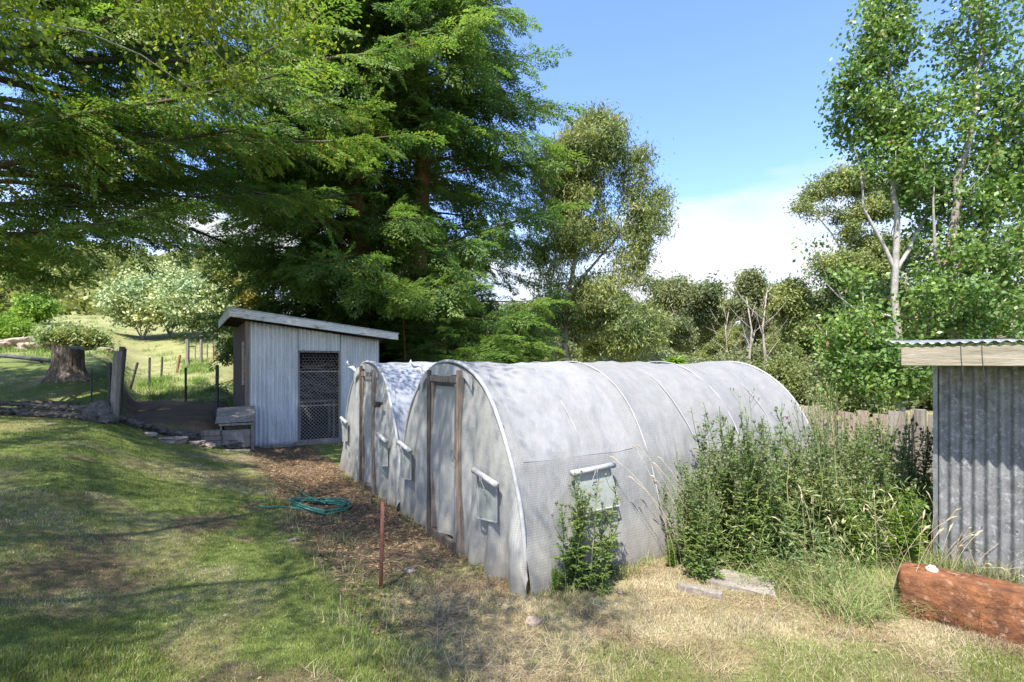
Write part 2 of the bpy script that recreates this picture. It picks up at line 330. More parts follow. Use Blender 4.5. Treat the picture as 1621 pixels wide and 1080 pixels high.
keep = (rng.random(n) > np.clip(dirt*.93+pen*.97+band*.5, 0, 1)) & ~inshape(x, y); x, y, dry, a, b = [q[keep] for q in (x, y, dry, a, b)]; n = len(x)
isd = rng.random(n) < np.clip(dry*.92+.10, 0, 1)
vv = ss((fbm(x*2.6+3, y*2.6+1, 4)-.38)/.25)[:, None]; v2 = (.65+.7*fbm(x*6, y*6+4, 3))[:, None]
col = np.where(isd[:, None], (np.array([.29, .205, .125])*(1-vv)+np.array([.50, .43, .275])*vv)*v2*rng.uniform(.6, 1.25, (n, 1)), np.array([.165, .215, .05])*v2*rng.uniform(.65, 1.5, (n, 1))+rng.uniform(0, .035, (n, 1))*np.array([1.2, .8, 0]))
h = rng.uniform(.014, .036, n)*(.75+.7*ss((fbm(x*2.4+8, y*2.4, 4)-.42)/.3))*np.where(isd & (dry > .5), 1.25, 1)
blade = blades('lawn_grass', x, y, h, .0028*(1+y*.26), col, rng.normal(.3, .6, n)+np.where(isd, .7, 0)); tag(blade, 'short patchy lawn grass, green on the left and straw-dry to the right', 'grass', kind='stuff')
# dry straw lying about: longer thatch
n = 62000; x, y = scatter(n, 2.4, 7.5, 1.2); dirt, pen, band, dry, a, b = zones(x, y)
keep = ((rng.random(n) < (dry > .55)*1.+.25*dirt) & ~inshape(x, y)) & (a > -1.9); x, y = x[keep], y[keep]; n = len(x)
clm = fbm(x*2.3, y*2.3, 4); k = clm > .47; x, y, clm = x[k], y[k], clm[k]; n = len(x)
col = np.array([.56, .46, .30])*rng.uniform(.35, 1.2, (n, 1))
o = blades('dry_thatch', x, y, rng.uniform(.05, .20, n), np.full(n, .0034), col, rng.uniform(1.2, 6, n), 3, droop=.25); tag(o, 'dead straw lying in tangles on the dry ground before the tunnel', 'straw', kind='stuff')
# tufts of longer green/dry grass along edges
def tufts(name, cs, nb, hl, hh, wd, green, spread, label, droop=(.1, .6), dryf=.3, lean=.35):
    X = []; Y = []; Hh = []
    for (cx, cy, s) in cs:
        k = int(nb*s); X.append(rng.normal(cx, spread*s**.5, k)); Y.append(rng.normal(cy, spread*s**.5, k)); Hh.append(rng.uniform(hl, hh, k)*(.6+.4*s))
    X = np.concatenate(X); Y = np.concatenate(Y); Hh = np.concatenate(Hh); kk = ~inshape(X, Y); X, Y, Hh = X[kk], Y[kk], Hh[kk]; n = len(X)
    isd = rng.random(n) < dryf; col = np.where(isd[:, None], np.array([.48, .40, .22])*rng.uniform(.6, 1.2, (n, 1)), np.array(green)*rng.uniform(.6, 1.4, (n, 1)))
    o = blades(name, X, Y, Hh, np.full(n, wd), col, rng.uniform(0, lean, n), 5, droop=rng.uniform(*droop, n)); return tag(o, label, 'grass', kind='stuff')
cs = []
for k in range(150):
    a = rng.uniform(1.9, 3.9); b = rng.uniform(-2.15, -1.0)+(.0 if a > 2.4 else .35)
    if a > 3.3: b = max(b, -1.62)
    p = W(a, b); cs.append((p[0], p[1], rng.uniform(.5, 1.3)))
tufts('long_grass', cs, 80, .12, .36, .0055, (.22, .31, .09), .09, 'long green and straw grass flopping before the weed thicket', dryf=.38, droop=(.25, 1.0), lean=.8)
cs = []
for k in range(700): xx, yy = scatter(1, 2.3, 9, 1.2, -80, 700); cs.append((float(xx[0]), float(yy[0]), rng.uniform(.3, 1.)))
tufts('lawn_tufts', cs, 20, .02, .045, .003, (.17, .26, .05), .035, 'scattered longer tufts in the lawn on the left', dryf=.25, lean=.9)
cs = []
for k in range(260): xx, yy = scatter(1, 2.5, 4.6, 1.2, 500, 1500); cs.append((float(xx[0]), float(yy[0]), rng.uniform(.3, 1.)))
tufts('straw_tufts', cs, 30, .04, .13, .0035, (.19, .26, .07), .05, 'scattered pale tufts in the dry grass at the front', dryf=.75, lean=1.2)
cs = []
for k in range(60):
    a = rng.uniform(.0, 2.2); b = rng.normal(-.12, .10); p = W(a, b); cs.append((p[0], p[1], rng.uniform(.2, .8)))
for k in range(46): p = W(rng.normal(-.12, .07), rng.uniform(.2, 6)); cs.append((p[0], p[1], rng.uniform(.1, .4)))
for k in range(60): p = W(rng.normal(-1.25, .25), rng.uniform(-.8, 4.2)); cs.append((p[0], p[1], rng.uniform(.2, .7)))
tufts('edge_grass', cs, 45, .06, .20, .0045, (.16, .24, .05), .06, 'ragged grass tufts along the foot of the tunnel and lawn edge', dryf=.45)
cs = []
for k in range(70): p = gp(rng.uniform(195, 330), rng.uniform(17.3, 21)); cs.append((p[0], p[1], rng.uniform(.5, 1.2)))
for k in range(30): p = gp(rng.uniform(290, 330), rng.uniform(22, 26)); cs.append((p[0], p[1], rng.uniform(.5, 1.5)))
for k in range(260):
    xx, yy = scatter(1, 17, 60, .6, -60, 345); cs.append((float(xx[0]), float(yy[0]), rng.uniform(.4, 1.5)))
tufts('pen_grass', cs, 60, .10, .32, .014, (.17, .30, .05), .2, 'taller bright grass growing behind the bare pen', dryf=.15)
# ---------------------------------------------------------------- tunnels
def arch(th, a=1.52, h=2.0, e=.93): c = np.cos(th); s = np.sin(th); return a*np.sign(c)*np.abs(c)**.95, h*np.abs(s)**e
def near_y(z, a=1.52, h=2.0): return a*(np.clip(1-(np.clip(z, 0, h)/h)**(2/.93), 0, 1))**(.475)
def make_tunnel(name, label, loc_b, width, hoops, seed, blue, winside):
    r0 = np.random.default_rng(seed); a = width/2; p = W(0, loc_b+a); t = thing(name, label, 'polytunnel', (p[0], p[1], 0), ANG)
    Lh = hoops[-1]
    # side and roof sheet
    us = np.linspace(0, Lh, 150); th = np.linspace(0, np.pi, 110); U, TH = np.meshgrid(us, th, indexing='ij')
    Yc, Z = arch(TH, a); Yc = -Yc                    # th=0 : near side (local -y)
    hp = np.array(hoops); d = np.min(np.abs(U[..., None]-hp), -1); sag = .040*(1-np.exp(-(d/.35)**1.3))*(1-.75*ss((Z-1.5)/.5))
    wr = .085*(fbm(U*1.1+seed+TH*.6, TH*2.0, 4)-.5)+.035*(fbm(U*3.2+TH*1.5+3, TH*2.6-U*.8+seed, 3)-.5)+.013*(1-np.abs(2*fbm(U*2.2-TH*1.3+seed, TH*2.2+U*.9, 3)-1))**3+.02*np.sin(TH*9+U*1.2)*(Z < 1)*.5
    sc = 1-(sag-wr)/1.6; z2 = Z*sc; y2 = Yc*sc; y2 = y2*(1+.06*(1-ss(Z/.5))); z2 = z2-.07*(Z < .03)
    z2 = z2+.03*(fbm(U*2, TH*0+seed)-.5)*(Z < .3)
    UV = np.stack([U, TH*1.75], -1)
    cut = None
    grid_mesh('cover', np.stack([U, y2, z2], -1), M['sheet_blue'] if blue else M['flat_cloth'], t, UV)
    # thinner second sheet laid over the top, ending in a loose hem on the near side
    if not blue:
        k = (th > .52) & (th < 2.5); hem = .012+.0*r0.random((1, 1))
        q = np.stack([U, y2*1.0015, z2*1.0015], -1)[:, k]; q = q.copy()
        sagl = .03*(fbm(us*1.7, us*0+2)-.5); q[:, 0, 2] += sagl; q[:, 1, 2] += sagl*.6; q[:, 0, 1] -= .002
        grid_mesh('upper_sheet', q[4:46], M['sheet_upper'], t, UV[:, k][4:46])
    # hoop sleeves
    for i, hx in enumerate(hoops):
        pts = []; 
        for tt in np.linspace(.0 if i in (0, len(hoops)-1) else .22, np.pi-.0, 60):
            yy, zz = arch(tt, a); pts.append((hx+.01*math.sin(tt*7+i), -float(yy)*1.008, float(zz)*1.008+.006))
        rad = .021 if i == 0 else (.016 if i == len(hoops)-1 else .0075)
        MB().tube(pts, rad, 8).build('hoop', M['trim'], t, True)
    for i in range(len(hoops)-1):                         # welded seams half way
        hx = (hoops[i]+hoops[i+1])/2+.02; pts = []
        for tt in np.linspace(.55, 1.35, 24):
            yy, zz = arch(tt, a); dd = 1-(.030/1.6); pts.append((hx+.03*math.sin(tt*5), -float(yy)*dd*1.004-.0, float(zz)*dd*1.004+.014))
        MB().tube(pts, .005, 4).build('seam', M['trim'], t, True)
    # end walls, front and back
    def endcloth(nm, y0, y1, x0, mat, fold, nz=70, ny=50, top=None, bot=-.03, belly=.05):
        ys = np.linspace(y0, y1, ny); Y_, K = np.meshgrid(ys, np.linspace(0, 1, nz), indexing='ij')
        zt = 2.0*np.clip(1-(np.abs(Y_)/a)**2.1, 0.0004, 1)**.465-.01 if top is None else np.full_like(Y_, top)
        zz = bot+(zt-bot)*K
        X_ = x0-belly*np.sin(np.pi*K)*.5+(1-K**5)*(fold*(fbm(Y_*5+seed, zz*.7+7, 4)-.5)+fold*.5*np.sin(Y_*17+zz*2+seed)*(.3+.7*(1-K))-.05*(1-ss(zz/.4))*(fbm(Y_*3, Y_*0+seed)-.2))+.012*K**5
        Y2_ = Y_*(1+.055*(np.abs(Y_)/a)**4*(1-ss(zz/.5)))
        return grid_mesh(nm, np.stack([X_, Y2_, zz], -1), mat, t, np.stack([Y_, zz], -1))
    # door sits between two posts
    y_c0, y_c1 = (-.38, .41) if not blue else (-.46, .22)     # local y: -a near .. +a far
    endcloth('end_cloth', -a*.998, y_c0-.02, -.015, M['sheet_end'], .07)
    endcloth('end_cloth', y_c1+.02, a*.998, -.015, M['sheet_end'], .07)
    endcloth('back_cloth', -a*.998, a*.998, Lh-.03, M['sheet_end'], .04)
    endcloth('door', y_c0+.05, y_c1-.05, -.035, M['sheet_end'], .05, top=1.74, bot=.10, belly=.03)
    endcloth('gable_cloth', y_c0-.02, y_c1+.02, -.008, M['sheet_end'], .02, bot=1.83 if True else 0, belly=0)
    pm = M['wood_brown']; pw = .085
    for yy, nm in ((y_c0, 'door_post'), (y_c1, 'door_post')):
        zt = 2.0*(1-(abs(yy)/a)**2.1)**.465-.02
        MB().box(-.075, -.02, yy-pw/2, yy+pw/2, -.08, zt).build(nm, pm if yy < 0 else M['wood_dark'], t, bevel=.004)
    for yy in (y_c0+.085, y_c1-.085): MB().box(-.062, -.025, yy-.03, yy+.03, .09, 1.78).build('door_stile', pm, t, bevel=.003)
    MB().box(-.068, -.022, y_c0+.045, y_c1-.045, 1.79, 1.86).build('door_head', M['wood_brown'], t, bevel=.003)
    MB().box(-.085, -.03, y_c0+.045, y_c1-.045, -.03, .09).build('sill_board', M['wood_dark'], t, bevel=.003)
    # loose collar flapping round the front hoop
    thc = np.linspace(.75, 2.5, 80); ks = np.linspace(0, 1, 8); TC, K = np.meshgrid(thc, ks, indexing='ij'); yy, zz = arch(TC, a)
    ex = .07+.16*ss((fbm(TC*2.2+seed, K*0+3, 3)-.35)/.35); X_ = .01+ex*K*(.25+.75*np.sin(np.pi*(TC-.75)/1.75)); bump = 1.014+.004*np.sin(TC*31+seed)*K+.014*(fbm(TC*7, K*2+seed)-.35)*K-.010*K
    grid_mesh('collar', np.stack([X_, -yy*bump, zz*bump+.004], -1), M['sheet_blue' if blue else 'sheet_upper'], t, np.stack([TC*1.7, X_], -1))
    ks2 = np.linspace(0, 1, 6); TC, K = np.meshgrid(np.linspace(1.15, 2.05, 40), ks2, indexing='ij'); yy, zz = arch(TC, a)
    grid_mesh('hood', np.stack([-.05-.01*np.sin(TC*14), -yy*(1-.03*K), zz-.005-K*(.11+.04*np.sin(TC*11+seed))], -1), M['trim'], t, np.stack([TC*1.7, K*.2], -1))
    # twisted tail of sheet poking up at the far shoulder of the front
    pts = [(.0, .55*a, 1.70), (-.05, .60*a, 1.86), (-.10, .68*a, 1.93)]
    q = np.zeros((6, 5, 3))
    for i in range(6):
        for j in range(5):
            s = i/5; w = (j-2)/2*(.10-.03*s); q[i, j] = (-.02-.10*s+.02*math.sin(j*2+i), .36*a+.26*s*a*.7+w*.6, 1.86+.12*s+w*.7*(.4+.6*s)+.02*math.sin(i*2+j))
    grid_mesh('sheet_tail', q, M['trim'], t, q[..., 1:])
    # windows with rolled blinds
    def window_end(yc, z0, z1, w, net=True):
        x = -.085; yy = np.linspace(yc-w/2, yc+w/2, 8); zz = np.linspace(z0, z1, 8); Y_, Z_ = np.meshgrid(yy, zz, indexing='ij')
        wn = grid_mesh('window', np.stack([x+0*Y_+.008*np.sin(Y_*20), Y_, Z_], -1), M['window_net'], t, np.stack([Y_, Z_], -1))
        fr = MB(); c4 = [(x-.006, yc-w/2, z1), (x-.006, yc-w/2, z0+.03), (x-.006, yc+w/2, z0-.02), (x-.006, yc+w/2, z1)]
        for q0, q1 in zip(c4, c4[1:]): fr.beam(q0, q1, .008, .014, (1, 0, 0))
        fr.build('window_frame', M['trim'], wn)
        ro = MB().tube([(x-.03, yc-w/2-.05, z1-.03), (x-.035, yc, z1+.005), (x-.03, yc+w/2+.03, z1+.03)], [.030, .027, .032], 10).build('rolled_blind', M['trim'], wn, True)
        tb = MB()
        for s in (-.012, .014):
            tb.tube([(x-.07, yc+s, z1+.03), (x-.072, yc+s, z1-.03), (x-.05, yc+s*2, z1-.09), (x-.05, yc+s*3, z1-.15)], .0045, 5)
        tb.build('tie', M['trim'], wn)
    if not blue:
        window_end(-a+.50, .52, .93, .36); window_end(a-.42, .50, .93, .36)
        # side window on the sheet
        uu = np.linspace(.62, 1.10, 8); zz = np.linspace(.60, .97, 8); U_, Z_ = np.meshgrid(uu, zz, indexing='ij'); yy = -near_y(Z_, a)*1.0-.055
        yy = yy-.02*(1-ss(Z_/.5)); wn = grid_mesh('window', np.stack([U_, yy, Z_], -1), M['window_net'], t, np.stack([U_, Z_], -1))
        P = lambda u, z: (u, -near_y(z, a)-.062, z); fr = MB()
        for q0, q1 in ((P(.62, .97), P(.64, .60)), (P(.64, .60), P(1.12, .60)), (P(1.12, .60), P(1.08, .97))): fr.beam(q0, q1, .008, .016, (0, 1, 0))
        fr.build('window_frame', M['trim'], wn)
        MB().tube([(.58, P(0, .97)[1]-.03, .965), (.85, P(0, .97)[1]-.035, .975), (1.12, P(0, .97)[1]-.03, .99)], [.030, .026, .031], 10).build('rolled_blind', M['trim'], wn, True)
        tb = MB(); yb = P(0, .97)[1]-.068
        for s in (-.012, .014): tb.tube([(.85+s, yb, 1.0), (.85+s, yb-.002, .95), (.85+2*s, yb+.02, .88), (.85+2.4*s, yb+.02, .83)], .0045, 5)
        tb.build('tie', M['trim'], wn)
    else:
        window_end(-a+.45, .52, .93, .32); window_end(a-.38, .60, .98, .3)
    return t, a
tun1, a1 = make_tunnel('polytunnel', 'large white mesh polytunnel in front, its long side facing the weeds', 0., 3.04, [0, 1.72, 3.36, 5.0], 3, False, True)
tun2, a2 = make_tunnel('polytunnel', 'white plastic polytunnel standing behind the nearer one, beside the tin shed', 3.05, 2.96, [0, 1.7, 3.3, 5.0], 11, True, False)
# wire clamp on far tunnel
pc = MB().tube([(-.10, -.98, 1.42), (-.13, -.76, 1.36)], .018, 6); pc.box(-.15, -.10, -.92, -.84, 1.36, 1.44).build('spring_clamp', M['plastic_blk'], tun2)
# door latch ring
q = [(-.10, -.30+.035*math.cos(t_), 1.02+.06*math.sin(t_)) for t_ in np.linspace(0, 2*math.pi, 14)]
MB().tube(q, .004, 4).build('latch', M['iron_dark'], tun1)
# ---------------------------------------------------------------- corrugated sheet helper
def corr(nm, p0, du, width, z0f, z1f, nrm, mat, parent, pitch=.076, amp=.0095, nz=24, dent=0.):
    n = int(width/pitch*10)+1; u = np.linspace(0, width, n); K = np.linspace(0, 1, nz); U, KK = np.meshgrid(u, K, indexing='ij')
    z0 = z0f(U) if callable(z0f) else z0f; z1 = z1f(U) if callable(z1f) else z1f; Z = z0+(z1-z0)*KK
    off = amp*np.sin(U/pitch*2*np.pi)+dent*(fbm(U*1.5+2, Z*1.2+9)-.5)
    P = np.stack([p0[0]+du[0]*U+nrm[0]*off, p0[1]+du[1]*U+nrm[1]*off, Z+(p0[2] if len(p0) > 2 else 0)], -1)
    return grid_mesh(nm, P, mat, parent, thick=.0015)
# ---------------------------------------------------------------- far shed  (local x along front, y to the back)
sp = W(-1.286, 9.57); shed = thing('tin_shed', 'pale corrugated tin shed with a wire mesh door and peeling white fascia', 'shed', (sp[0], sp[1], 0), ANG)
RZ = lambda x: 3.03-.118*(x+.35)           # underside of roof along x
ww, dd = 3.08, 3.7
corr('front_sheet', (0, 0), (1, 0), 1.07, .02, lambda u: RZ(u)-.02, (0, 1), M['tin_white'], shed, dent=.03, pitch=.092, amp=.024)
corr('front_sheet', (2.09, .01), (1, 0), ww-2.09, .02, lambda u: RZ(u+2.09)-.02, (0, 1), M['tin_white'], shed, pitch=.07, dent=.02, amp=.019)
corr('door_header', (1.09, .015), (1, 0), .98, 2.30, lambda u: RZ(u+1.09)-.02, (0, 1), M['tin_white'], shed, dent=.03, pitch=.092, amp=.022)
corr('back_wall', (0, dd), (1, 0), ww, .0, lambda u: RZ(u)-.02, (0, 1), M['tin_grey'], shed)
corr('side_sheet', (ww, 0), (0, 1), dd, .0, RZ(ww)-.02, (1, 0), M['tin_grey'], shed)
for k, yy in enumerate(np.arange(.06, dd, .42)): MB().box(-.05, -.005, yy, yy+.38, -.1, RZ(0)-.03).build('side_board', M['wood_dark'], shed, bevel=.004)
MB().box(-.06, .02, -.03, .03, -.1, RZ(0)-.02).build('corner_post', M['wood_brown'], shed, bevel=.004)
MB().box(-.12, -.07, .05, .10, 1.5, 2.5).build('batten', M['wood_cream'], shed); MB().box(-.075, -.03, -.06, .0, 1.78, 1.93).build('bracket', M['bracket'], shed)
MB().box(-.02, ww+.02, -.04, .12, -.35, .02).box(1.0, 2.15, -.07, -.045, -.3, .10).build('plinth', M['concrete'], shed, bevel=.012)
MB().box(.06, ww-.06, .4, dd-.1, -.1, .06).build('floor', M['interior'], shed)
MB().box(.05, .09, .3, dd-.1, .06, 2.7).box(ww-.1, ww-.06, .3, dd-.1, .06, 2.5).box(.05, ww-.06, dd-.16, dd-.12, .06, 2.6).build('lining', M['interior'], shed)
RO = [(-.42, -.34), (ww+.42, -.34), (ww+.42, dd+.3), (-.42, dd+.3)]
MB().hexa([(x, y, RZ(x)+.19) for x, y in RO]+[(x, y, RZ(x)+.215) for x, y in RO]).build('roof', M['tin_roof'], shed)
MB().hexa([(-.40, -.335, RZ(-.4)-.0), (ww+.4, -.335, RZ(ww+.4)+.03), (ww+.4, -.30, RZ(ww+.4)+.03), (-.40, -.30, RZ(-.4)), (-.40, -.335, RZ(-.4)+.188), (ww+.4, -.335, RZ(ww+.4)+.188), (ww+.4, -.30, RZ(ww+.4)+.188), (-.40, -.30, RZ(-.4)+.188)]).build('fascia', M['paint_peel'], shed, bevel=.003)
MB().box(-.42, -.385, -.30, dd+.28, RZ(-.4)-.02, RZ(-.4)+.183).build('barge_board', M['paint_peel'], shed, bevel=.003)
for yy in (-.2, .9, 2.0, 3.1): MB().hexa([(x, yy+o_, RZ(x)+.02+z_) for z_ in (0, .12) for x, o_ in ((-.38, 0), (ww+.38, 0), (ww+.38, .05), (-.38, .05))]).build('rafter', M['wood_dark'], shed)
dr = bpy.data.objects.new('mesh_door', None); link(dr, shed); dr.location = (1.08, -.02, .10)
DW, DH = .99, 2.19; fr = MB()
for b in ((0, .035, 0, DH), (DW-.035, DW, 0, DH)): fr.box(b[0], b[1], -.02, .02, b[2], b[3])
for z in (0, .84, 1.68, DH-.03): fr.box(.036, DW-.036, -.018, .018, z, z+.03)
fr.build('frame', M['wood_grey'], dr)
ml = MB(); s = .085; z = .03
for k in range(-24, 30):                      # chain link lower part: crossing diagonals
    for sg in (1, -1):
        x0 = k*s if sg > 0 else DW-k*s; pts = []
        t0 = max(0, -k*s); 
        aS = (x0, .03); ln = 1.65; u0 = 0; u1 = ln
        if sg > 0: u0 = max(0, .036-x0); u1 = min(ln, DW-.036-x0)
        else: u0 = max(0, x0-(DW-.036)); u1 = min(ln, x0-.036)
        if u1-u0 > .02: ml.tube([(x0+sg*u0, -.012+.004*sg, .03+u0), (x0+sg*u1, -.012+.004*sg, .03+u1)], .0032, 4, False)
ml.build('chain_mesh', M['mesh_wire'], dr)
ml = MB(); R_ = .045                             # chicken wire above: hexagons
for i in range(0, 13):
    for j in range(0, 8):
        cx = .036+i*R_*1.75+(R_*.87 if j % 2 else 0); cz = 1.73+j*R_*1.5
        if cx < .06 or cx > DW-.06 or cz > DH-.07: continue
        jx = random.uniform(-.006, .006)
        pts = [(cx+jx+R_*math.sin(q), -.012, cz+R_*math.cos(q)) for q in (0, math.pi/3, 2*math.pi/3, math.pi)]
        ml.tube(pts, .0030, 4, False)
ml.build('chicken_wire', M['mesh_wire'], dr)
# things inside the shed: bundle of prunings
st = MB()
for k in range(70):
    x = random.uniform(1.15, 1.95); z = random.uniform(1.15, 2.0); y = random.uniform(.25, .8); a = random.uniform(-.7, .5); l = random.uniform(.2, .7)
    st.tube([(x-l/2*math.cos(a), y, z-l/2*math.sin(a)), (x, y+random.uniform(-.05, .05), z+random.uniform(-.03, .05)), (x+l/2*math.cos(a), y+.05, z+l/2*math.sin(a))], random.uniform(.004, .012), 4)
st.box(1.12, 2.06, .3, .9, 1.02, 1.06)
for k in (1.16, 1.98): st.box(k, k+.05, .33, .38, .06, 1.02).box(k, k+.05, .8, .85, .06, 1.02)
so = st.build('stick_pile', M['wood_brown']); so.location = (sp[0], sp[1], 0); so.rotation_euler = (0, 0, ANG); tag(so, 'heap of dry prunings on a rack behind the shed mesh door', 'sticks')
# ---------------------------------------------------------------- right shed
rs = W(3.63, -1.73); rsh = thing('corrugated_shed', 'grey galvanised corrugated shed with a rough timber eave beam at right', 'shed', (rs[0], rs[1], 0), ANG)
# local x = a (away), local y = b ; wall runs to -y
corr('front_wall', (0, -3.6), (0, 1), 3.6, -.12, 2.02, (1, 0), M['tin_grey'], rsh, dent=.015, amp=.015, pitch=.088)
corr('side_wall', (.02, 0), (1, 0), 3.0, -.1, 2.1, (0, 1), M['tin_grey'], rsh)
corr('back_wall', (3.0, -3.6), (0, 1), 3.6, -.1, 2.2, (1, 0), M['tin_grey'], rsh)
MB().box(-.018, .03, .005, .04, -.15, 2.0).build('corner_strip', M['tin_roof'], rsh)
MB().box(-.42, -.36, -3.8, .155, 1.975, 2.15).build('eave_beam', M['wood_cream'], rsh, bevel=.006)
for yy in (-.7, -1.7, -2.7): MB().box(-.29, 3.1, yy, yy+.05, 2.02, 2.12).build('rafter', M['wood_dark'], rsh)
nu = 420; ys = np.linspace(-3.8, .27, nu); xs = np.linspace(-.435, 3.3, 20); YY, XX = np.meshgrid(ys, xs, indexing='ij')
lift = .03*ss((YY-.05)/.25); ZZ = 2.18+.008*np.sin(YY/.076*2*np.pi)+.03*(XX+.44)+lift+.006*(fbm(YY*2, XX)-.5)
grid_mesh('roof_sheet', np.stack([XX, YY, ZZ], -1), M['tin_roof'], rsh, thick=.002)
for yy, l in ((-.29, .16), (-.43, .12)):
    MB().tube([(-.425, yy, 2.16), (-.427, yy-.004, 2.05), (-.425, yy-.012, 1.93), (-.41, yy-.03, 1.93-l)], .002, 4).build('wire_tail', M['iron_dark'], rsh)
for k in range(16):
    MB().tube([(-.012, -.10-.228*(k//2)-.0, 1.20 if k % 2 else .55), (-.022, -.10-.228*(k//2), 1.20 if k % 2 else .55)], .007, 6).build('nail', M['wire'], rsh)
# ---------------------------------------------------------------- rocks
def rock_mesh(name, seed, mat, sc=(1, .8, .6), sub=3, rough=.42, fac=.0):
    bm = bmesh.new(); bmesh.ops.create_icosphere(bm, subdivisions=sub, radius=.5); off = Vector((seed*7.3, seed*3.1, 1.7))
    for v in bm.verts:
        p = v.co.normalized(); q = Vector((math.copysign(abs(p.x)**.7, p.x), math.copysign(abs(p.y)**.7, p.y), math.copysign(abs(p.z)**.65, p.z)))*.46
        d = 1+rough*(mnoise.noise(p*1.3+off)*1.1+mnoise.noise(p*3.1+off)*.5+mnoise.noise(p*7+off)*.2)
        v.co = Vector((q.x*d*sc[0], q.y*d*sc[1], q.z*d*sc[2]))
    me = bpy.data.meshes.new(name); bm.to_mesh(me); bm.free(); me.materials.append(mat)
    for p in me.polygons: p.use_smooth = sub > 3
    return me
RK = [rock_mesh('fieldstone', s, M['stone_dark'], (1, .75, .55)) for s in range(5)]; RP = [rock_mesh('pale_stone', 20+s, M['stone_pale'], (1, .8, .5)) for s in range(3)]
def rock(me, x, y, z, s, rz, label, group=None, sz=1, name='stone'):
    o = bpy.data.objects.new(name, me); link(o); o.location = (x, y, z); o.scale = (s, s, s*sz); o.rotation_euler = (random.uniform(-.15, .15), random.uniform(-.15, .15), rz); return tag(o, label, 'stone', group)
lbl = 'dark weathered fieldstone in the low row edging the upper lawn'
path = [(-30, 10.15), (60, 10.2), (150, 10.3), (200, 10.45), (260, 10.8), (300, 11.0), (345, 11.35)]
pp = []; 
for k in range(30):
    px = -25+k*12.8; Y = np.interp(px, [p[0] for p in path], [p[1] for p in path])+random.uniform(-.08, .06); pp.append((px, Y))
for k, (px, Y) in enumerate(pp):
    x = (px-HX)/F*Y; z = t1(x, Y-.12)+.06; s = random.uniform(.20, .36)
    rock(RK[k % 5], x, Y, z, s, random.uniform(-.4, .4), lbl, 'stones edging the terrace', random.uniform(.7, 1.15))
for k in range(14):
    px, Y = pp[k]; px += 6; x = (px-HX)/F*Y; rock(RK[(k+2) % 5], x, Y+.10, t1(x, Y-.1)+.20, random.uniform(.22, .34), random.uniform(-.4, .4), lbl, 'stones edging the terrace', .7)
x = (158-HX)/F*10.2; rock(RK[1], x, 10.2, t1(x, 10.2)+.16, .55, .6, 'largest grey boulder leaning at the foot of the wooden post', sz=1.5, name='boulder')
x = (167-HX)/F*9.9; rock(RK[3], x, 10.0, t1(x, 9.9)+.08, .34, 1.6, 'mottled stone lying in front of the leaning boulder')
for k, (px, Y, s, l) in enumerate(((266, 10.0, .34, 'flat pale stone at the left end of the shed rubble'), (278, 10.15, .38, 'pinkish flat stone beside the timber block'), (313, 10.3, .34, 'pale flat stone between the timber block and the hutch'), (332, 10.35, .25, 'small pinkish stone nearest the hutch'), (240, 10.1, .22, 'small pale stone half sunk in the lawn edge'))):
    x = (px-HX)/F*Y; rock(RP[k % 3], x, Y, t1(x, Y)+.04, s, k, l, sz=.7)
# ---------------------------------------------------------------- hutch beside shed
hp = gp(376, 11.3); ht = thing('hutch', 'small weathered timber hutch with slatted roof against the tin shed', 'hutch', (hp[0], hp[1], hp[2]-.12), ANG-.1)
def hb(nm, m, *a_, **k_): return MB().box(*a_).build(nm, M[m], ht, bevel=.005, **k_)
hb('front_panel', 'concrete', -.28, .26, -.30, -.27, .12, .50); hb('mesh_panel', 'iron_dark', -.24, .24, -.285, -.262, .51, .62)
hb('side_panel', 'wood_grey', -.32, -.285, -.30, .30, .05, .62); hb('side_panel', 'wood_brown', .265, .33, -.34, .30, -.1, .78); hb('back_panel', 'wood_grey', -.28, .26, .27, .30, .05, .8)
for k in range(6):
    y0 = -.38+k*.125; z0 = .66+k*.045; MB().hexa([(-.40, y0, z0), (.34, y0, z0+.02), (.34, y0+.14, z0+.05), (-.40, y0+.14, z0+.03), (-.40, y0, z0+.022), (.34, y0, z0+.042), (.34, y0+.14, z0+.072), (-.40, y0+.14, z0+.052)]).build('roof_slat', M['wood_grey'], ht, jit=.006)
hb('sill', 'wood_grey', -.34, .30, -.36, -.31, .60, .65)
p = gp(338, 10.9); o = MB().box(-.2, .2, -.14, .14, -.05, .10).box(-.19, .19, -.13, .15, .105, .2).box(-.2, .17, -.14, .13, .205, .31).build('timber_stack', M['wood_brown'], bevel=.01); o.location = p; o.rotation_euler = (0, 0, .2); tag(o, 'short stack of old timber offcuts left of the hutch', 'timber')
p = gp(366, 10.75); rock(RK[2], p[0], p[1], p[2]+.09, .38, .8, 'grey mottled stone leaning at the hutch front', sz=.8); o = MB().beam((-.3, 0, .02), (.42, -.1, .03), .05, .03).build('plank', M['wood_grey']); o.location = gp(368, 10.5); tag(o, 'thin grey plank lying before the hutch', 'plank')
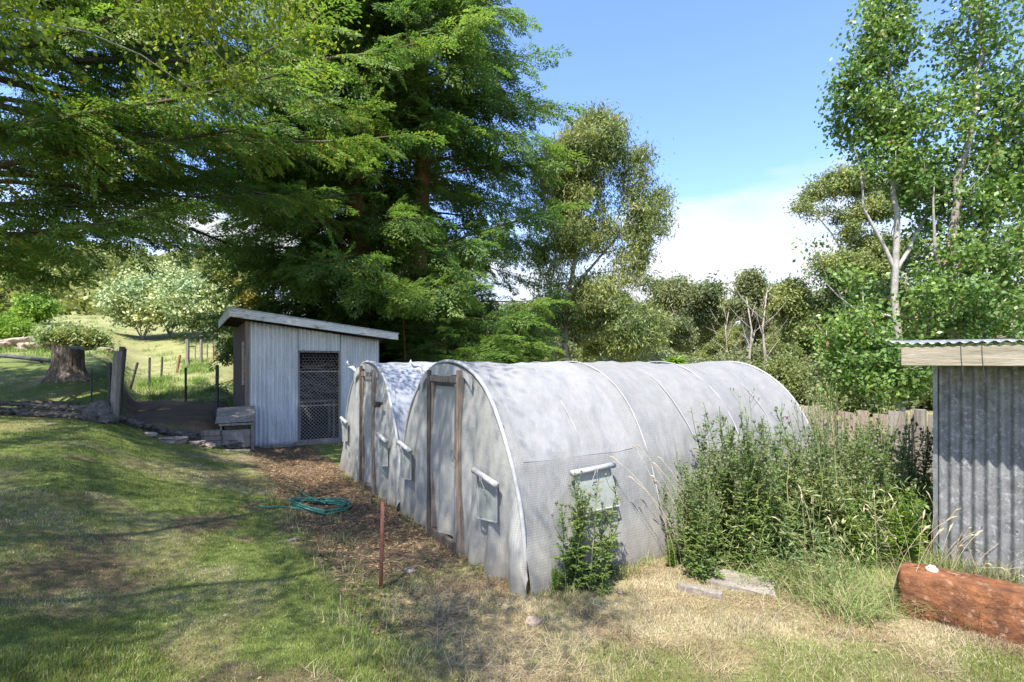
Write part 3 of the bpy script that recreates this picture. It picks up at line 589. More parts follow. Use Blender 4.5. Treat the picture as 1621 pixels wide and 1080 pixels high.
# ---------------------------------------------------------------- stump
def stump():
    Y = 14.0; p = gp(108, Y); na, nz = 120, 34; A = np.linspace(0, 2*np.pi, na); K = np.linspace(0, 1, nz); AA, KK = np.meshgrid(A, K, indexing='ij')
    cx = np.cos(AA); sy = np.sin(AA); fl = fbm(cx*2.4+5, sy*2.4+5, 4)-.5; fl2 = fbm(cx*7+5, sy*7+5+KK*.6, 3)-.5
    r = .40+.04*(1-KK)+.42*np.clip(1-KK*1.9, 0, 1)**2.0*(.75+1.6*fl)+.10*fl2*(1.2-.5*KK)+.05*fl; r *= .80
    top = 1.02-.10*ss((np.cos(AA-.1)-.45)/.4)+.04*fl2; Z = KK*top-.12
    grid_ = np.stack([r*cx*1.05, r*sy, Z], -1)
    o = bpy.data.objects.new('tree_stump', None); link(o); o.location = (p[0], p[1], p[2]-.02); tag(o, 'broad weathered tree stump with flaring roots and white streaks', 'stump')
    grid_mesh('stump_side', grid_, M['stump'], o)
    tp = MB(); ring = grid_[:-1, -1]; tp.add([(0, 0, .84)]+[tuple(q) for q in ring], [(0, i+1, (i+1) % (na-1)+1) for i in range(na-1)]).build('cut_top', M['wood_grey'], o)
    for k in range(5):
        a = random.uniform(0, 6.28) if k else 5.9; l = random.uniform(.9, 1.5); pts = [(math.cos(a)*s*l+.05*math.sin(s*9), math.sin(a)*s*l, .16*(1-s)-.06) for s in np.linspace(.35, 1, 7)]
        MB().tube(pts, [.11, .09, .075, .06, .05, .035, .02], 7).build('root', M['stump'], o, True)
stump()
m_ = MB(); pts = []
for k in range(12): px = -20+k*13; Y = 11.9+.1*math.sin(k); x = (px-HX)/F*Y; pts.append((x, Y, t1(x, Y)+.02))
o = MB().tube(pts, [.03+.03*random.random() for _ in pts], 6).build('fallen_log', M['bark_dark'], smooth=True); tag(o, 'dark rotten log lying flat left of the stump', 'log')
# long pipe rail behind stump
pts = []
for px in np.linspace(-40, 520*.5, 24): Y = 16+.0*px; x = (px-HX)/F*Y; z = 2+(575-(562+.098*(px+10)))/811*Y; pts.append((x, Y, z))
pts = pts[:17]; o = MB().tube(pts, .06, 8).build('pipe_rail', M['pipe'], smooth=True); tag(o, 'long dark pipe running across the slope behind the stump', 'pipe')
for p in (pts[2], pts[8], pts[14]):
    MB().tube([(p[0], p[1]+.02, t1(p[0], p[1])-.1), (p[0], p[1]+.02, p[2]-.03)], .04, 6).build('support', M['wood_dark'], o)
# ---------------------------------------------------------------- pen fence
pf = thing('wire_fence', 'wire fence on dark iron pickets round the bare earth pen', 'fence')
def stick(px0, py0, px1, py1, Y0, Y1, r, nm, m, par, sq=False):
    a = at(px0, py0, Y0); b = at(px1, py1, Y1); g0 = t1(a[0], a[1]); k = (g0-.15-a[2]); a = (a[0], a[1], min(a[2], g0-.1))
    (MB().beam(a, b, r*2, r*2, (0, 1, 0)) if sq else MB().tube([a, b], [r, r*.92], 7)).build(nm, M[m], par, bevel=.006 if sq else 0); return b
top = {}
stick(180, 655, 187, 556, 10.35, 10.3, .085, 'post', 'wood_grey', pf); stick(184, 655, 194, 549, 10.8, 10.8, .06, 'post', 'wood_dark', pf)
stick(173, 650, 174, 574, 10.5, 10.5, .028, 'picket', 'iron_dark', pf, True); stick(188, 640, 199, 552, 11, 11, .018, 'picket', 'iron_dark', pf, True)
stick(145, 635, 145, 584, 11.2, 11.2, .014, 'picket', 'iron_dark', pf, True)
stick(294, 640, 294, 582, 16.5, 16.5, .026, 'picket', 'iron_dark', pf, True); stick(343, 657, 344, 578, 12.3, 12.3, .03, 'picket', 'iron_dark', pf, True)
stick(205, 610, 218, 574, 18, 18, .03, 'picket', 'iron_dark', pf, True); stick(236, 603, 237, 566, 19.5, 19.5, .03, 'picket', 'iron_dark', pf, True)
stick(255, 600, 257, 565, 21, 21, .03, 'picket', 'iron_dark', pf, True); stick(279, 596, 285, 562, 22.5, 22.5, .035, 'picket', 'rust_iron', pf, True)
chain = [(187, 575, 10.4), (218, 584, 18), (237, 578, 19.5), (257, 576, 21), (283, 572, 22.5), (297, 568, 24)]
for dz in (0, .16, .34):
    pts = []
    for (p0, p1) in zip(chain, chain[1:]):
        A = np.array(at(*p0)); B = np.array(at(*p1)); A[2] -= dz; B[2] -= dz
        for s in np.linspace(0, 1, 6)[:-1]: q = A+(B-A)*s; q[2] -= .10*math.sin(math.pi*s); pts.append(tuple(q))
    MB().tube(pts, .006, 4).build('wire', M['wire'], pf)
ff = thing('paddock_fence', 'old timber posts with wires beyond the pen by the dry track', 'fence')
for px, y0, y1, Y, r, m in ((297, 577, 537, 24, .09, 'wood_grey'), (318.5, 577, 537, 24.5, .07, 'wood_grey'), (328, 572, 544, 26, .04, 'wood_grey'), (338, 572, 543, 26, .03, 'rust_iron'), (309, 572, 549, 25, .03, 'wood_grey')):
    stick(px, y0, px, y1, Y, Y, r, 'post', m, ff)
MB().beam(at(299, 549, 24.1), at(309, 548, 24.9), .05, .05).build('rail', M['wood_grey'], ff)
for y_ in (546, 556): MB().tube([at(309, y_, 25), at(328, y_, 26), at(355, y_, 26)], .006, 4).build('wire', M['wire'], ff)
# ---------------------------------------------------------------- paling fence on right
pfn = thing('paling_fence', 'weathered pinkish split paling fence behind the weeds', 'fence')
A = np.array([4.9, 9.45]); B = np.array([7.6, 7.2]); L = np.linalg.norm(B-A); d = (B-A)/L; nn = np.array([-d[1], d[0]]); u = 0
while u < L:
    w = random.uniform(.15, .27); zt = 1.22+random.uniform(-.06, .04); lx = A+d*u; t = random.uniform(-.02, .02); r = t1(lx[0], lx[1])-.1
    if not (1.55 < u < 1.85 and False):
        P = [lx, lx+d*w, lx+d*w+nn*.03, lx+nn*.03]
        c1, c2 = random.uniform(-.03, .03), random.uniform(-.03, .03)
        MB().hexa([(q[0], q[1], r) for q in P]+[(P[0][0]+d[0]*t, P[0][1]+d[1]*t, zt+c1), (P[1][0]+d[0]*t, P[1][1]+d[1]*t, zt+c2), (P[2][0]+d[0]*t, P[2][1]+d[1]*t, zt+c2), (P[3][0]+d[0]*t, P[3][1]+d[1]*t, zt+c1)]).build('paling', M['wood_pink' if random.random() < .6 else 'wood_grey'], pfn)
    u += w+random.uniform(.008, .035)
for uu in (2.05,): q = A+d*uu-nn*.09; MB().tube([(q[0], q[1], -.1), (q[0]+.01, q[1], 1.27)], [.085, .08], 9).build('post', M['wood_grey'], pfn)
for z in (.5, .95): a_ = A+nn*.06; b_ = B+nn*.06; MB().beam((*a_, z), (*b_, z), .05, .09).build('rail', M['wood_dark'], pfn)
# ---------------------------------------------------------------- rust post, hose, slabs, block
p = (-1.165, 4.54); z0 = t1(*p); o = MB().tube([(0, 0, -.1), (.012, 0, .35), (.02, -.01, .775-z0)], .017, 8).build('steel_stake', M['rust_iron'], smooth=True); o.location = (*p, z0); tag(o, 'rusty steel stake standing in the grass before the tunnel door', 'stake')
def hose():
    pts = []; cx, cy = -2.62, 7.0
    for k in range(300):
        t = k/300; a = t*2*math.pi*6.3; r = .30+.05*math.sin(a*.43)+.03*math.sin(k*.11); x = cx+r*1.15*math.cos(a)+.03*math.sin(t*20); y = cy+r*.95*math.sin(a)+.03*math.cos(t*17)
        pts.append((x, y, t1(x, y)+.014+.05*t+.008*math.sin(k*.31)))
    x0, y0, z0 = pts[0]; lead = [(-3.2, 6.5), (-3.12, 6.46), (-3.02, 6.47), (-2.95, 6.62), (-2.6, 6.72), (-2.4, 6.8)]; ld = [(x, y, t1(x, y)+.016) for x, y in lead]
    tail = [(-2.62, 7.2), (-2.85, 7.25), (-3.05, 7.45), (-3.25, 7.8), (-3.32, 8.0)]; tl = [(x, y, t1(x, y)+.03+.05*math.sin(i)) for i, (x, y) in enumerate(tail)]
    def smooth(P):
        P = np.array(P); 
        for _ in range(3):
            Q = np.repeat(P, 2, 0); Q[1:-1:2] = P[:-1]*.75+P[1:]*.25; Q[2::2] = P[:-1]*.25+P[1:]*.75; P = Q
        return [tuple(q) for q in P]
    o = MB().tube(smooth(ld)+pts+smooth(tl), .0125, 7).build('garden_hose', M['hose'], smooth=True); tag(o, 'green garden hose coiled loosely on the bare ground', 'hose')
    MB().tube([tl[-1], (tl[-1][0]-.03, tl[-1][1]+.06, tl[-1][2]+.02)], .017, 8).build('hose_fitting', M['plastic_blk'], o)
hose()
def slab(px, py, sx, sy, h, rz, m, name, label, cat):
    Y = 2*F/(py-HY); x = (px-HX)/F*Y; bm = bmesh.new(); bmesh.ops.create_cube(bm, size=1); bmesh.ops.subdivide_edges(bm, edges=bm.edges[:], cuts=7, use_grid_fill=True)
    for v in bm.verts: v.co = Vector((v.co.x*sx, v.co.y*sy, v.co.z*h)); q = mnoise.noise_vector(v.co*9+Vector((px, 0, 0)))*.012; v.co += q
    me = bpy.data.meshes.new(name); bm.to_mesh(me); bm.free(); me.materials.append(M[m]); o = link(bpy.data.objects.new(name, me)); o.location = (x, Y, t1(x, Y)-h*.12); o.rotation_euler = (.06, .03, rz); return tag(o, label, cat)
slab(1108, 940, .36, .09, .12, -.42, 'concrete', 'concrete_kerb', 'broken concrete kerb piece lying in the straw', 'concrete')
slab(1172, 925, .55, .32, .10, -.45, 'concrete', 'concrete_slab', 'cracked concrete slab half buried under dead straw', 'concrete')
rp = [rock_mesh('clod', 40, M['stone_pale'], (1, .8, .4))]
for px, py, s, l in ((845, 985, .13, 'dusty grey stone sunk in the straw below the tunnel corner'), (650, 905, .12, 'small pale stone at the lawn edge beside the stake'), (983, 938, .08, 'small brown stone in the straw below the side window'), (465, 862, .09, 'pale stone on the lawn below the hose'), (110, 862, .05, 'tiny dark clod alone on the green lawn')):
    Y = (2-(.45 if px < 200 else .1 if px < 500 else 0))*F/(py-HY); x = (px-HX)/F*Y; rock(RK[1] if px < 200 else rp[0], x, Y, t1(x, Y)+.01, s, px, l, sz=.8)
def block():      # rounded rust coloured block, long axis towards lower right
    a = np.array([3.16, 4.12]); b = np.array([4.05, 3.36]); c = (a+b)/2; L = np.linalg.norm(b-a)+.10; ang = math.atan2(b[1]-a[1], b[0]-a[0])
    bm = bmesh.new(); bmesh.ops.create_cube(bm, size=2); bmesh.ops.subdivide_edges(bm, edges=bm.edges[:], cuts=40, use_grid_fill=True)
    for v in bm.verts:
        x, y, z = v.co; e = 5 if True else 3
        q = Vector((x, y, z))/(abs(x)**12+abs(y)**9+abs(z)**9)**(1/10)
        f = 1.0 if q.z < 0 else 1-.18*q.z; w = Vector((q.x*L/2, q.y*.20*f, q.z*.195))
        taper = 1-.10*(-q.x)*0; w += mnoise.noise_vector(w*5)*.013+mnoise.noise_vector(w*13)*.012+mnoise.noise_vector(w*45)*.004; v.co = w
    me = bpy.data.meshes.new('rust_block'); bm.to_mesh(me); bm.free(); me.materials.append(M['rust_block']); 
    for p in me.polygons: p.use_smooth = True
    o = link(bpy.data.objects.new('rusty_block', me)); o.location = (c[0]+.08, c[1]+.08, .145); o.rotation_euler = (0, 0, ang); tag(o, 'long rust-orange weathered block with a rounded end on the lawn edge', 'block')
    k = MB(); k.tube([(0, 0, 0), (0, 0, .012), (0, 0, .013), (0, 0, .03)], [.042, .040, .028, .026], 14).build('plastic_cap', M['plastic_white'], smooth=False)
    q = bpy.data.objects['plastic_cap']; q.location = (3.36, 4.10, .345); q.rotation_euler = (.1, -.05, 0); tag(q, 'small white plastic cap sitting on the rusty block', 'cap')
block()
# ---------------------------------------------------------------- trees
def make_spray(r, tw=22, per=6, ll=.11, lw=.030, wid=.42, droop=.18):
    C = []; D = []; Nn = []; L = []; Wd = []
    for k in range(tw):
        t = .08+.92*k/(tw-1); s = 1 if k % 2 else -1; base = np.array([t, 0, -droop*t*t]); tl = wid*(math.sin(math.pi*min(1, t*.9+.12))**.7)*r.uniform(.75, 1.15)
        an = s*r.uniform(.6, 1.0); dv = np.array([math.cos(an), math.sin(an), -.12+r.normal(0, .12)])
        for j in range(per):
            u = (j+.5)/per; p = base+dv*tl*u+np.array([0, 0, -.22*tl*u*u]); s2 = 1 if j % 2 else -1; a2 = an+s2*r.uniform(.3, .75)
            C.append(p); D.append([math.cos(a2), math.sin(a2), -.15+r.normal(0, .18)]); Nn.append([r.normal(0, .35), r.normal(0, .35), 1]); L.append(ll*r.uniform(.7, 1.2)*(1.2-.5*u)); Wd.append(lw*r.uniform(.7, 1.2))
    return leaf_quads(np.array(C), np.array(D), np.array(Nn), L, Wd, .1).reshape(-1, 3)
def blocked(q):           # keep boughs clear of the sheds, tunnels and the yard in front of them
    rx, ry = q[0]-O[0], q[1]-O[1]; a = rx*VA[0]+ry*VA[1]; b = rx*VB[0]+ry*VB[1]
    if -2.3 < a < 2.9 and 8 < b < 14.0 and q[2] < 3.75: return True
    if a > -2 and 0 < b < 8 and q[2] < 3.0: return True
    if q[1] < 16 and q[0] < -.42*q[1] and q[2] < 2+(.135 if q[0] < -.79*q[1] else .20)*q[1]: return True
    return False
def conifer(name, label, group, base, height, tr, nbr, lenf, zmin, leaf, bark, seed, sprays, spray_s, rise=.1, droop=.35, azw=None, sp_step=.34, gap=.0, win=None):
    r = np.random.default_rng(seed); root = thing(name, label, 'tree', base, 0, group); wood = MB(); V = []
    tz = np.linspace(-.3, height, 26); wob = lambda z: (.12*math.sin(z*.5+seed), .12*math.cos(z*.37+seed*2))
    wood.tube([(*wob(z), z) for z in tz], [tr*(1-max(z, 0)/height)**.8*(1+.35*math.exp(-max(z, 0)*1.8))+.015 for z in tz], 12)
    for k in range(nbr):
        f = (k+r.random())/nbr; z = zmin+(height-zmin)*f**.92; az = k*2.39996+r.normal(0, .35)
        if azw is not None and not azw(az, z, r): continue
        Lb = lenf(z)*r.uniform(.72, 1.10)*(.70+.62*float(fbm(az*0+math.cos(az)*1.6+seed+z*.22, math.sin(az)*1.6+z*.45, 2))); dx, dy = math.cos(az), math.sin(az); x0, y0 = wob(z); bend = r.normal(0, .15); rz_ = rise+r.normal(.03, .16)
        path = []
        for s in np.linspace(0, 1, 12):
            aa = az+bend*s; path.append(np.array([x0+math.cos(aa)*Lb*s, y0+math.sin(aa)*Lb*s, z+Lb*(rz_*s-droop*s*s+.13*s**4)]))
        path = np.array(path); rb = .009+.0075*Lb; path = path[:next((i for i in range(3, 12) if blocked(path[i]+base)), 12)]
        if len(path) < 12: path = np.array([path[min(len(path)-1, int(q*(len(path)-1)/11))]+(path[min(len(path)-1, int(q*(len(path)-1)/11)+1)]-path[min(len(path)-1, int(q*(len(path)-1)/11))])*((q*(len(path)-1)/11) % 1) for q in range(12)])
        wood.tube(path, [rb*(1-.9*s)+.004 for s in np.linspace(0, 1, 12)], 5, False)
        ns = max(3, int(Lb/sp_step)); 
        for j in range(ns):
            for sd in (-1, 1, .25*(-1)**j):
                if r.random() < gap: continue
                s = .18+.80*(j+r.random()*.8)/ns; i = min(10, int(s*11)); fr = s*11-i; p = path[i]*(1-fr)+path[i+1]*fr
                if blocked(p+base): continue
                if win and abs(p[0]) < .55 and p[1] < .2 and win[0] < p[2] < win[1] and r.random() < .9: continue
                tv = unit(path[i+1]-path[i])
                an = sd*r.uniform(.45, 1.25)*(1-.55*s); ca, sa = math.cos(an), math.sin(an); dv = np.array([tv[0]*ca-tv[1]*sa, tv[0]*sa+tv[1]*ca, tv[2]-.10+r.normal(0, .32)]); dv = unit(dv)
                sl = spray_s*r.uniform(.6, 1.15)*(1.1-.35*s)*(.55+.45*min(1, Lb/3)); up = unit(np.array([r.normal(0, .65), r.normal(0, .65)-.3, 1.])); sdv = unit(np.cross(up, dv)); up2 = np.cross(dv, sdv)
                Mx = np.stack([dv, sdv, up2], 0)*sl; V.append(sprays[r.integers(len(sprays))]@Mx+p)
        tv = unit(path[-1]-path[-2]); sdv = unit(np.cross(np.array([0, 0, 1.]), tv)); Mx = np.stack([tv, sdv, np.cross(tv, sdv)], 0)*spray_s*.9; V.append(sprays[0]@Mx+path[-1]-tv*.2)
    wood.build('trunk', bark, root, True); np_mesh('crown', np.concatenate(V), 4, leaf, root); return root
r_ = np.random.default_rng(5)
SPA = [make_spray(r_, 24, 6, .12, .040, .40, .26) for _ in range(4)]; SPB = [make_spray(r_, 20, 5, .15, .046, .46, .34) for _ in range(4)]
ZT = t1(-11, 9.2)
conifer('cypress_tree', 'spreading feathery cypress reaching in from the left over the lawn', None, (-11.2, 9.6, ZT), 17, .48, 250, lambda z: min(8.3*(1-max(0, z-4.5)/15.5)**.7, 3.6+(z-2.3)*1.9), 2.3, M['leaf_cypress'], M['bark_dark'], 4, SPA, 1.0, .16, .24, sp_step=.42, gap=.06,
        azw=lambda az, z, r: not (z < 3.6 and math.sin(az) < -.15) and not (math.cos(az) < -.2 and r.random() < .6) and not (math.sin(az) < -.35 and r.random() < .55))
redazw = lambda az, z, r: not (5.2 < z < 10.2 and math.sin(az) < -.62 and r.random() < .85)
RWB = [('redwood_tree', 'tall redwood with a red trunk showing through dark green boughs', (666-HX)/F*17.5, 17.5, 22, .36, 9, 5.4), ('redwood_tree', 'darker redwood left of the tall one, behind the shed roof', (566-HX)/F*17.2, 17.2, 20, .32, 12, 4.9)]
for nm, lb, x, y, hh, tr, sd, ln in RWB:
    conifer(nm, lb, 'redwoods behind the sheds', (x, y, t1(x, y) if x > -6 else .8), hh, tr, 235, lambda z, hh=hh, ln=ln: ln*(1-max(0, z-2)/(hh*1.15))**.75, .7, M['leaf_redwood'], M['bark_red'], sd, SPB, 1.25, .16, .34, sp_step=.50, gap=.05, azw=redazw if sd == 9 else None, win=(5.8, 10.6) if sd == 9 else (5.5, 8))
x = (455-HX)/F*16.5
conifer('redwood_tree', 'low dense redwood filling the space left of the shed roof', 'redwoods behind the sheds', (x, 18.5, 1.2), 16, .24, 170, lambda z: 4.0*(1-z/17.5)**.7, .5, M['leaf_redwood'], M['bark_red'], 33, SPB, 1.15, .10, .32, sp_step=.5)
for k, (px, Y, hh) in enumerate(((700, 15.2, 3.6), (770, 15.4, 3.0), (640, 15.0, 3.4), (830, 17, 3.6))):
    x = (px-HX)/F*Y
    conifer('young_redwood', ['bushy young redwood low below the tall red trunk', 'young redwood next right of the red trunk, above the tunnel', 'young redwood close behind the right end of the shed roof', 'rightmost young redwood beside the gum tree trunks'][k], 'young redwoods behind the tunnels', (x, Y, 0), hh, .06, 55, lambda z, hh=hh: 1.5*(1-z/(hh*1.1))**.7, .2, M['leaf_redwood'], M['bark_red'], 50+k, SPB, .75, .25, .25, sp_step=.34)
def broad(name, label, group, base, trunks, blobs, ncl, nlf, LL, LW, cr, leaf, bark, seed, droop=.3, r0=.0065, tr=.15, rmin=.006, flat=1., par=True, seg=.55, cat='tree'):
    r = np.random.default_rng(seed); root = thing(name, label, cat, base, 0, group); B = np.array(base)
    nodes = []; parent = []; trunkr = []
    for tp in trunks:
        t_i = 1. if tp is trunks[0] else .5; tp = [np.array(q, float)-B for q in tp]; prev = -1
        if nodes: prev = int(np.argmin([np.linalg.norm(np.array(q)-tp[0]) for q in nodes]))
        L = sum(np.linalg.norm(tp[i+1]-tp[i]) for i in range(len(tp)-1)); acc = 0
        for i in range(len(tp)-1):
            l = np.linalg.norm(tp[i+1]-tp[i]); n = max(1, int(l/seg))
            for j in range(n): nodes.append(tp[i]+(tp[i+1]-tp[i])*j/n+(r.normal(0, .03, 3) if (i or j) else 0)); parent.append(prev); prev = len(nodes)-1; trunkr.append(tr*t_i*(1-.85*(acc+l*j/n)/L))
            acc += l
        nodes.append(tp[-1]); parent.append(prev); trunkr.append(tr*.12*t_i)
    wts = np.array([b[2]*b[1][0]*b[1][1]*b[1][2] for b in blobs]); wts /= wts.sum(); ch = r.choice(len(blobs), ncl, p=wts)
    cc = np.array([np.array(blobs[i][0])-B for i in ch]); rr = np.array([blobs[i][1] for i in ch]); dv = unit(r.normal(size=(ncl, 3))); P = cc+dv*rr*(r.random((ncl, 1))**.42)
    nodes = [np.array(q) for q in nodes]; NA = np.zeros((len(nodes)+ncl*8, 3)); nn_ = len(nodes); NA[:nn_] = nodes; ax = NA[:nn_].copy()
    dist = np.min(np.linalg.norm(P[:, None]-ax[None], axis=2), 1); order = np.argsort(dist)
    for i in order:
        p = P[i]; dd = np.linalg.norm(NA[:nn_]-p, axis=1)+1.0*np.maximum(0, NA[:nn_, 2]-p[2]+.1); j = int(np.argmin(dd)); q = NA[j]; l = np.linalg.norm(p-q); n = min(6, max(1, int(l/seg)))
        prev = j; off = r.normal(0, .06*l, 3)
        for k in range(1, n+1):
            s = k/n; NA[nn_] = q+(p-q)*s+off*math.sin(math.pi*s)+np.array([0, 0, .10*l*math.sin(math.pi*s)]); parent.append(prev); trunkr.append(0); prev = nn_; nn_ += 1
            if nn_ >= len(NA)-2: break
        if nn_ >= len(NA)-2: break
    cnt = np.ones(nn_); par_ = np.array(parent[:nn_])
    for i in range(nn_-1, 0, -1):
        if par_[i] >= 0: cnt[par_[i]] += cnt[i]
    rad = np.maximum(rmin, r0*cnt**.45); tr_ = np.array(trunkr[:nn_]); rad = np.where(tr_ > 0, np.maximum(tr_, rmin), np.minimum(rad, tr*.55)); wood = MB()
    for i in range(nn_):
        j = par_[i]
        if j >= 0: wood.tube([tuple(NA[j]), tuple(NA[i])], [min(rad[j], rad[i]*1.25) if tr_[i] == 0 else rad[j], rad[i]], 7 if tr_[i] > 0 else 4, False)
    wood.build('trunk', bark, root, True)
    n = ncl*nlf; C = np.repeat(P, nlf, 0)+r.normal(size=(n, 3))*np.array([1, 1, .75*flat])*cr*np.repeat(r.uniform(.6, 1.3, ncl), nlf)[:, None]
    D = unit(r.normal(size=(n, 3)))+np.array([0, 0, -droop*2]); Nn = r.normal(size=(n, 3))+np.array([0, -.2, .6*(1-min(droop, .9))])
    np_mesh('crown', leaf_quads(C, D, Nn, LL*r.uniform(.65, 1.2, n), LW*r.uniform(.7, 1.2, n), .12), 4, leaf, root); return root
def bl(px, py, Y, rx, ry, rz=None, w=1.): c = at(px, py, Y); s = Y/F; rz = rx if rz is None else rz; return (c, (rx*s, rz*s, ry*s), w)
# central gum
Y = 22; b0 = gp(893, Y)
blobs = [bl(930, 245, Y, 62, 60), bl(955, 215, Y, 38, 45), bl(885, 285, Y, 45, 60), bl(1005, 270, Y, 32, 40), bl(1020, 345, Y, 44, 55), bl(920, 350, Y, 60, 55, w=.7), bl(1005, 420, Y, 40, 42, w=.8), bl(872, 400, Y, 42, 60, w=.6), bl(940, 480, Y, 62, 48), bl(1000, 520, Y-1, 50, 50), bl(870, 500, Y, 40, 50, w=.6), bl(930, 182, Y, 22, 22)]
broad('gum_tree', 'tall olive gum tree with white limbs right of the redwoods', None, b0, [[b0, at(896, 480, Y), at(915, 380, Y), at(925, 280, Y), at(935, 190, Y)], [at(898, 470, Y), at(955, 400, Y), at(1015, 330, Y)], [b0, at(868, 500, Y), at(880, 400, Y), at(875, 300, Y)]], blobs, 900, 100, .20, .050, .25, M['leaf_gum'], M['bark_grey'], 21, .45, tr=.17)
# poplars
Y = 11.5; b0 = (7.6, Y+.6, 0)
blobs = [bl(1400, 60, Y, 45, 70), bl(1365, 170, Y, 42, 55), bl(1425, 190, Y, 55, 60), bl(1380, 260, Y, 45, 50, w=.7), bl(1460, 290, Y, 60, 60, w=.6), bl(1345, 130, Y, 25, 25, w=.7), bl(1470, 390, Y+1.2, 50, 60, w=.5), bl(1370, 470, Y+1, 50, 40, w=.6), bl(1330, 440, Y-.5, 45, 16, w=.5), bl(1360, 540, Y-.6, 60, 50), bl(1400, 590, Y-1, 75, 45), bl(1480, 500, Y+1, 50, 60, w=.8), bl(1275, 395, Y-.5, 25, 10, w=.6), bl(1420, -60, Y, 50, 70)]
broad('poplar_tree', 'pale-trunked poplar leaning left above the paling fence', 'poplars behind the right shed', (at(1432, 640, Y)[0], Y, 0), [[(at(1432, 640, Y)[0], Y, 0), at(1422, 540, Y), at(1418, 430, Y), at(1412, 310, Y), at(1424, 180, Y), at(1400, 60, Y), at(1405, -80, Y)], [at(1418, 430, Y), at(1370, 330, Y), at(1352, 230, Y)], [at(1418, 430, Y), at(1470, 340, Y), at(1480, 240, Y)], [at(1425, 600, Y), at(1380, 520, Y-.3), at(1300, 440, Y-.4)]], blobs, 640, 55, .10, .072, .165, M['leaf_poplar'], M['bark_white'], 22, .15, tr=.10, seg=.4)
Y = 10.8; bx = at(1520, 640, Y)[0]
blobs = [bl(1560, 60, Y, 65, 75), bl(1590, 150, Y, 70, 70), bl(1510, 200, Y, 55, 60, w=.7), bl(1560, 300, Y, 75, 70), bl(1530, 400, Y, 70, 70), bl(1600, 420, Y, 60, 80), bl(1500, 480, Y-.6, 60, 50), bl(1570, 500, Y-.6, 70, 45), bl(1640, 250, Y, 60, 100), bl(1550, -60, Y, 70, 80), bl(1690, 380, Y, 60, 160), bl(1510, 110, Y, 35, 50, w=.6)]
broad('poplar_tree', 'leafy green poplar at the right edge behind the grey shed', 'poplars behind the right shed', (bx, Y, 0), [[(bx, Y, 0), at(1512, 500, Y), at(1505, 380, Y), at(1530, 220, Y), at(1555, 80, Y), at(1550, -80, Y)], [at(1508, 440, Y), at(1590, 330, Y), at(1620, 180, Y)], [at(1512, 520, Y), at(1480, 400, Y), at(1480, 280, Y)]], blobs, 580, 50, .10, .075, .165, M['leaf_poplar'], M['bark_grey'], 23, .15, tr=.13, seg=.4)
# birch behind and above the camera: hanging sprays at top left, dappled shade on the lawn
b0 = (-7.4, -1.2, t1(-7.4, -1.2))
blobs = [bl(330, 10, 5.6, 120, 60, w=.9), bl(400, 110, 5.8, 40, 60, w=1.1), bl(440, 40, 5.8, 50, 60, w=1.1), bl(280, 120, 5.6, 30, 40, w=1.2), bl(25, 20, 4.2, 45, 35, w=.7), ((-4.6, 3.2, 7.4), (2.0, 1.6, 1.2), .30), ((-6.4, 1.2, 7.5), (1.8, 2.0, 1.8), .28), ((-3.2, 1.6, 7.8), (1.6, 2.0, 1.2), .26), ((-2.2, 2.8, 8.2), (1.2, 1.3, 1.0), .26), ((-4.8, -.8, 6.5), (2.0, 2.0, 1.5), .28), ((-7.2, 4., 8), (1.6, 1.4, 1.4), .3), ((-1.9, .4, 6.8), (1.3, 1.2, .9), .25), ((-3.4, -1.8, 5.6), (1.6, 1.2, 1.0), .28)]
broad('birch_tree', 'birch with fine yellow-green leaves hanging in at the top left', None, b0, [[b0, (-7.0, -.5, 3), (-6.3, .5, 6), (-5.5, 1.5, 8.5)], [(-6.8, -.2, 3.6), (-5, 1.4, 6.3), (-4.2, 3.6, 6.8), (-3.6, 5, 6.6)], [(-6.8, -.2, 3.6), (-4.6, .2, 6), (-2.4, 1.6, 7.6)]], blobs, 370, 250, .060, .045, .27, M['leaf_birch'], M['bark_white'], 24, .45, tr=.16, seg=.5, rmin=.004, r0=.004)
# background gum kinds (templates are the first of each kind)
def bg(name, label, group, px, Y, hpx, wpx, seed, leaf, umb=False, sparse=1., nl=130, z0=None, bark='bark_grey', ncl=170):
    x = (px-HX)/F*Y; z = t1(x, Y) if z0 is None else z0; Hh = hpx/F*Y; Wd = wpx/F*Y; b0 = (x, Y, z); r = np.random.default_rng(seed); blobs = []
    for k in range(9 if not umb else 7):
        f = r.uniform(.35, .93) if not umb else r.uniform(.68, .95); an = r.uniform(0, 6.28); rad = Wd*.32*r.random()**.5*(1.25-.6*abs(f-.6))
        blobs.append(((x+rad*math.cos(an), Y+rad*math.sin(an), z+Hh*f), (Wd*r.uniform(.16, .28), Wd*r.uniform(.16, .28), Hh*(.055 if umb else r.uniform(.08, .14))), 1.))
    tk = [[b0, (x+Wd*.03, Y, z+Hh*.3), (x-Wd*.02, Y, z+Hh*.6), (x+Wd*.03, Y, z+Hh*.9)], [(x+Wd*.03, Y, z+Hh*.3), (x+Wd*.22, Y, z+Hh*.6), (x+Wd*.3, Y, z+Hh*.8)], [(x+Wd*.02, Y, z+Hh*.35), (x-Wd*.2, Y, z+Hh*.65), (x-Wd*.3, Y, z+Hh*.8)]]
    q = Y/40
    return broad(name, label, group, b0, tk, blobs, int(ncl*sparse), nl, .30*q, .12*q, .42*q*max(.8, Wd/8), leaf, M[bark], seed, .3, tr=.16*q, seg=1.0, rmin=.015*q, r0=.014*q)
G1, G2, G3 = M['leaf_gum_far'], M['leaf_gum_olive'], M['leaf_gum']
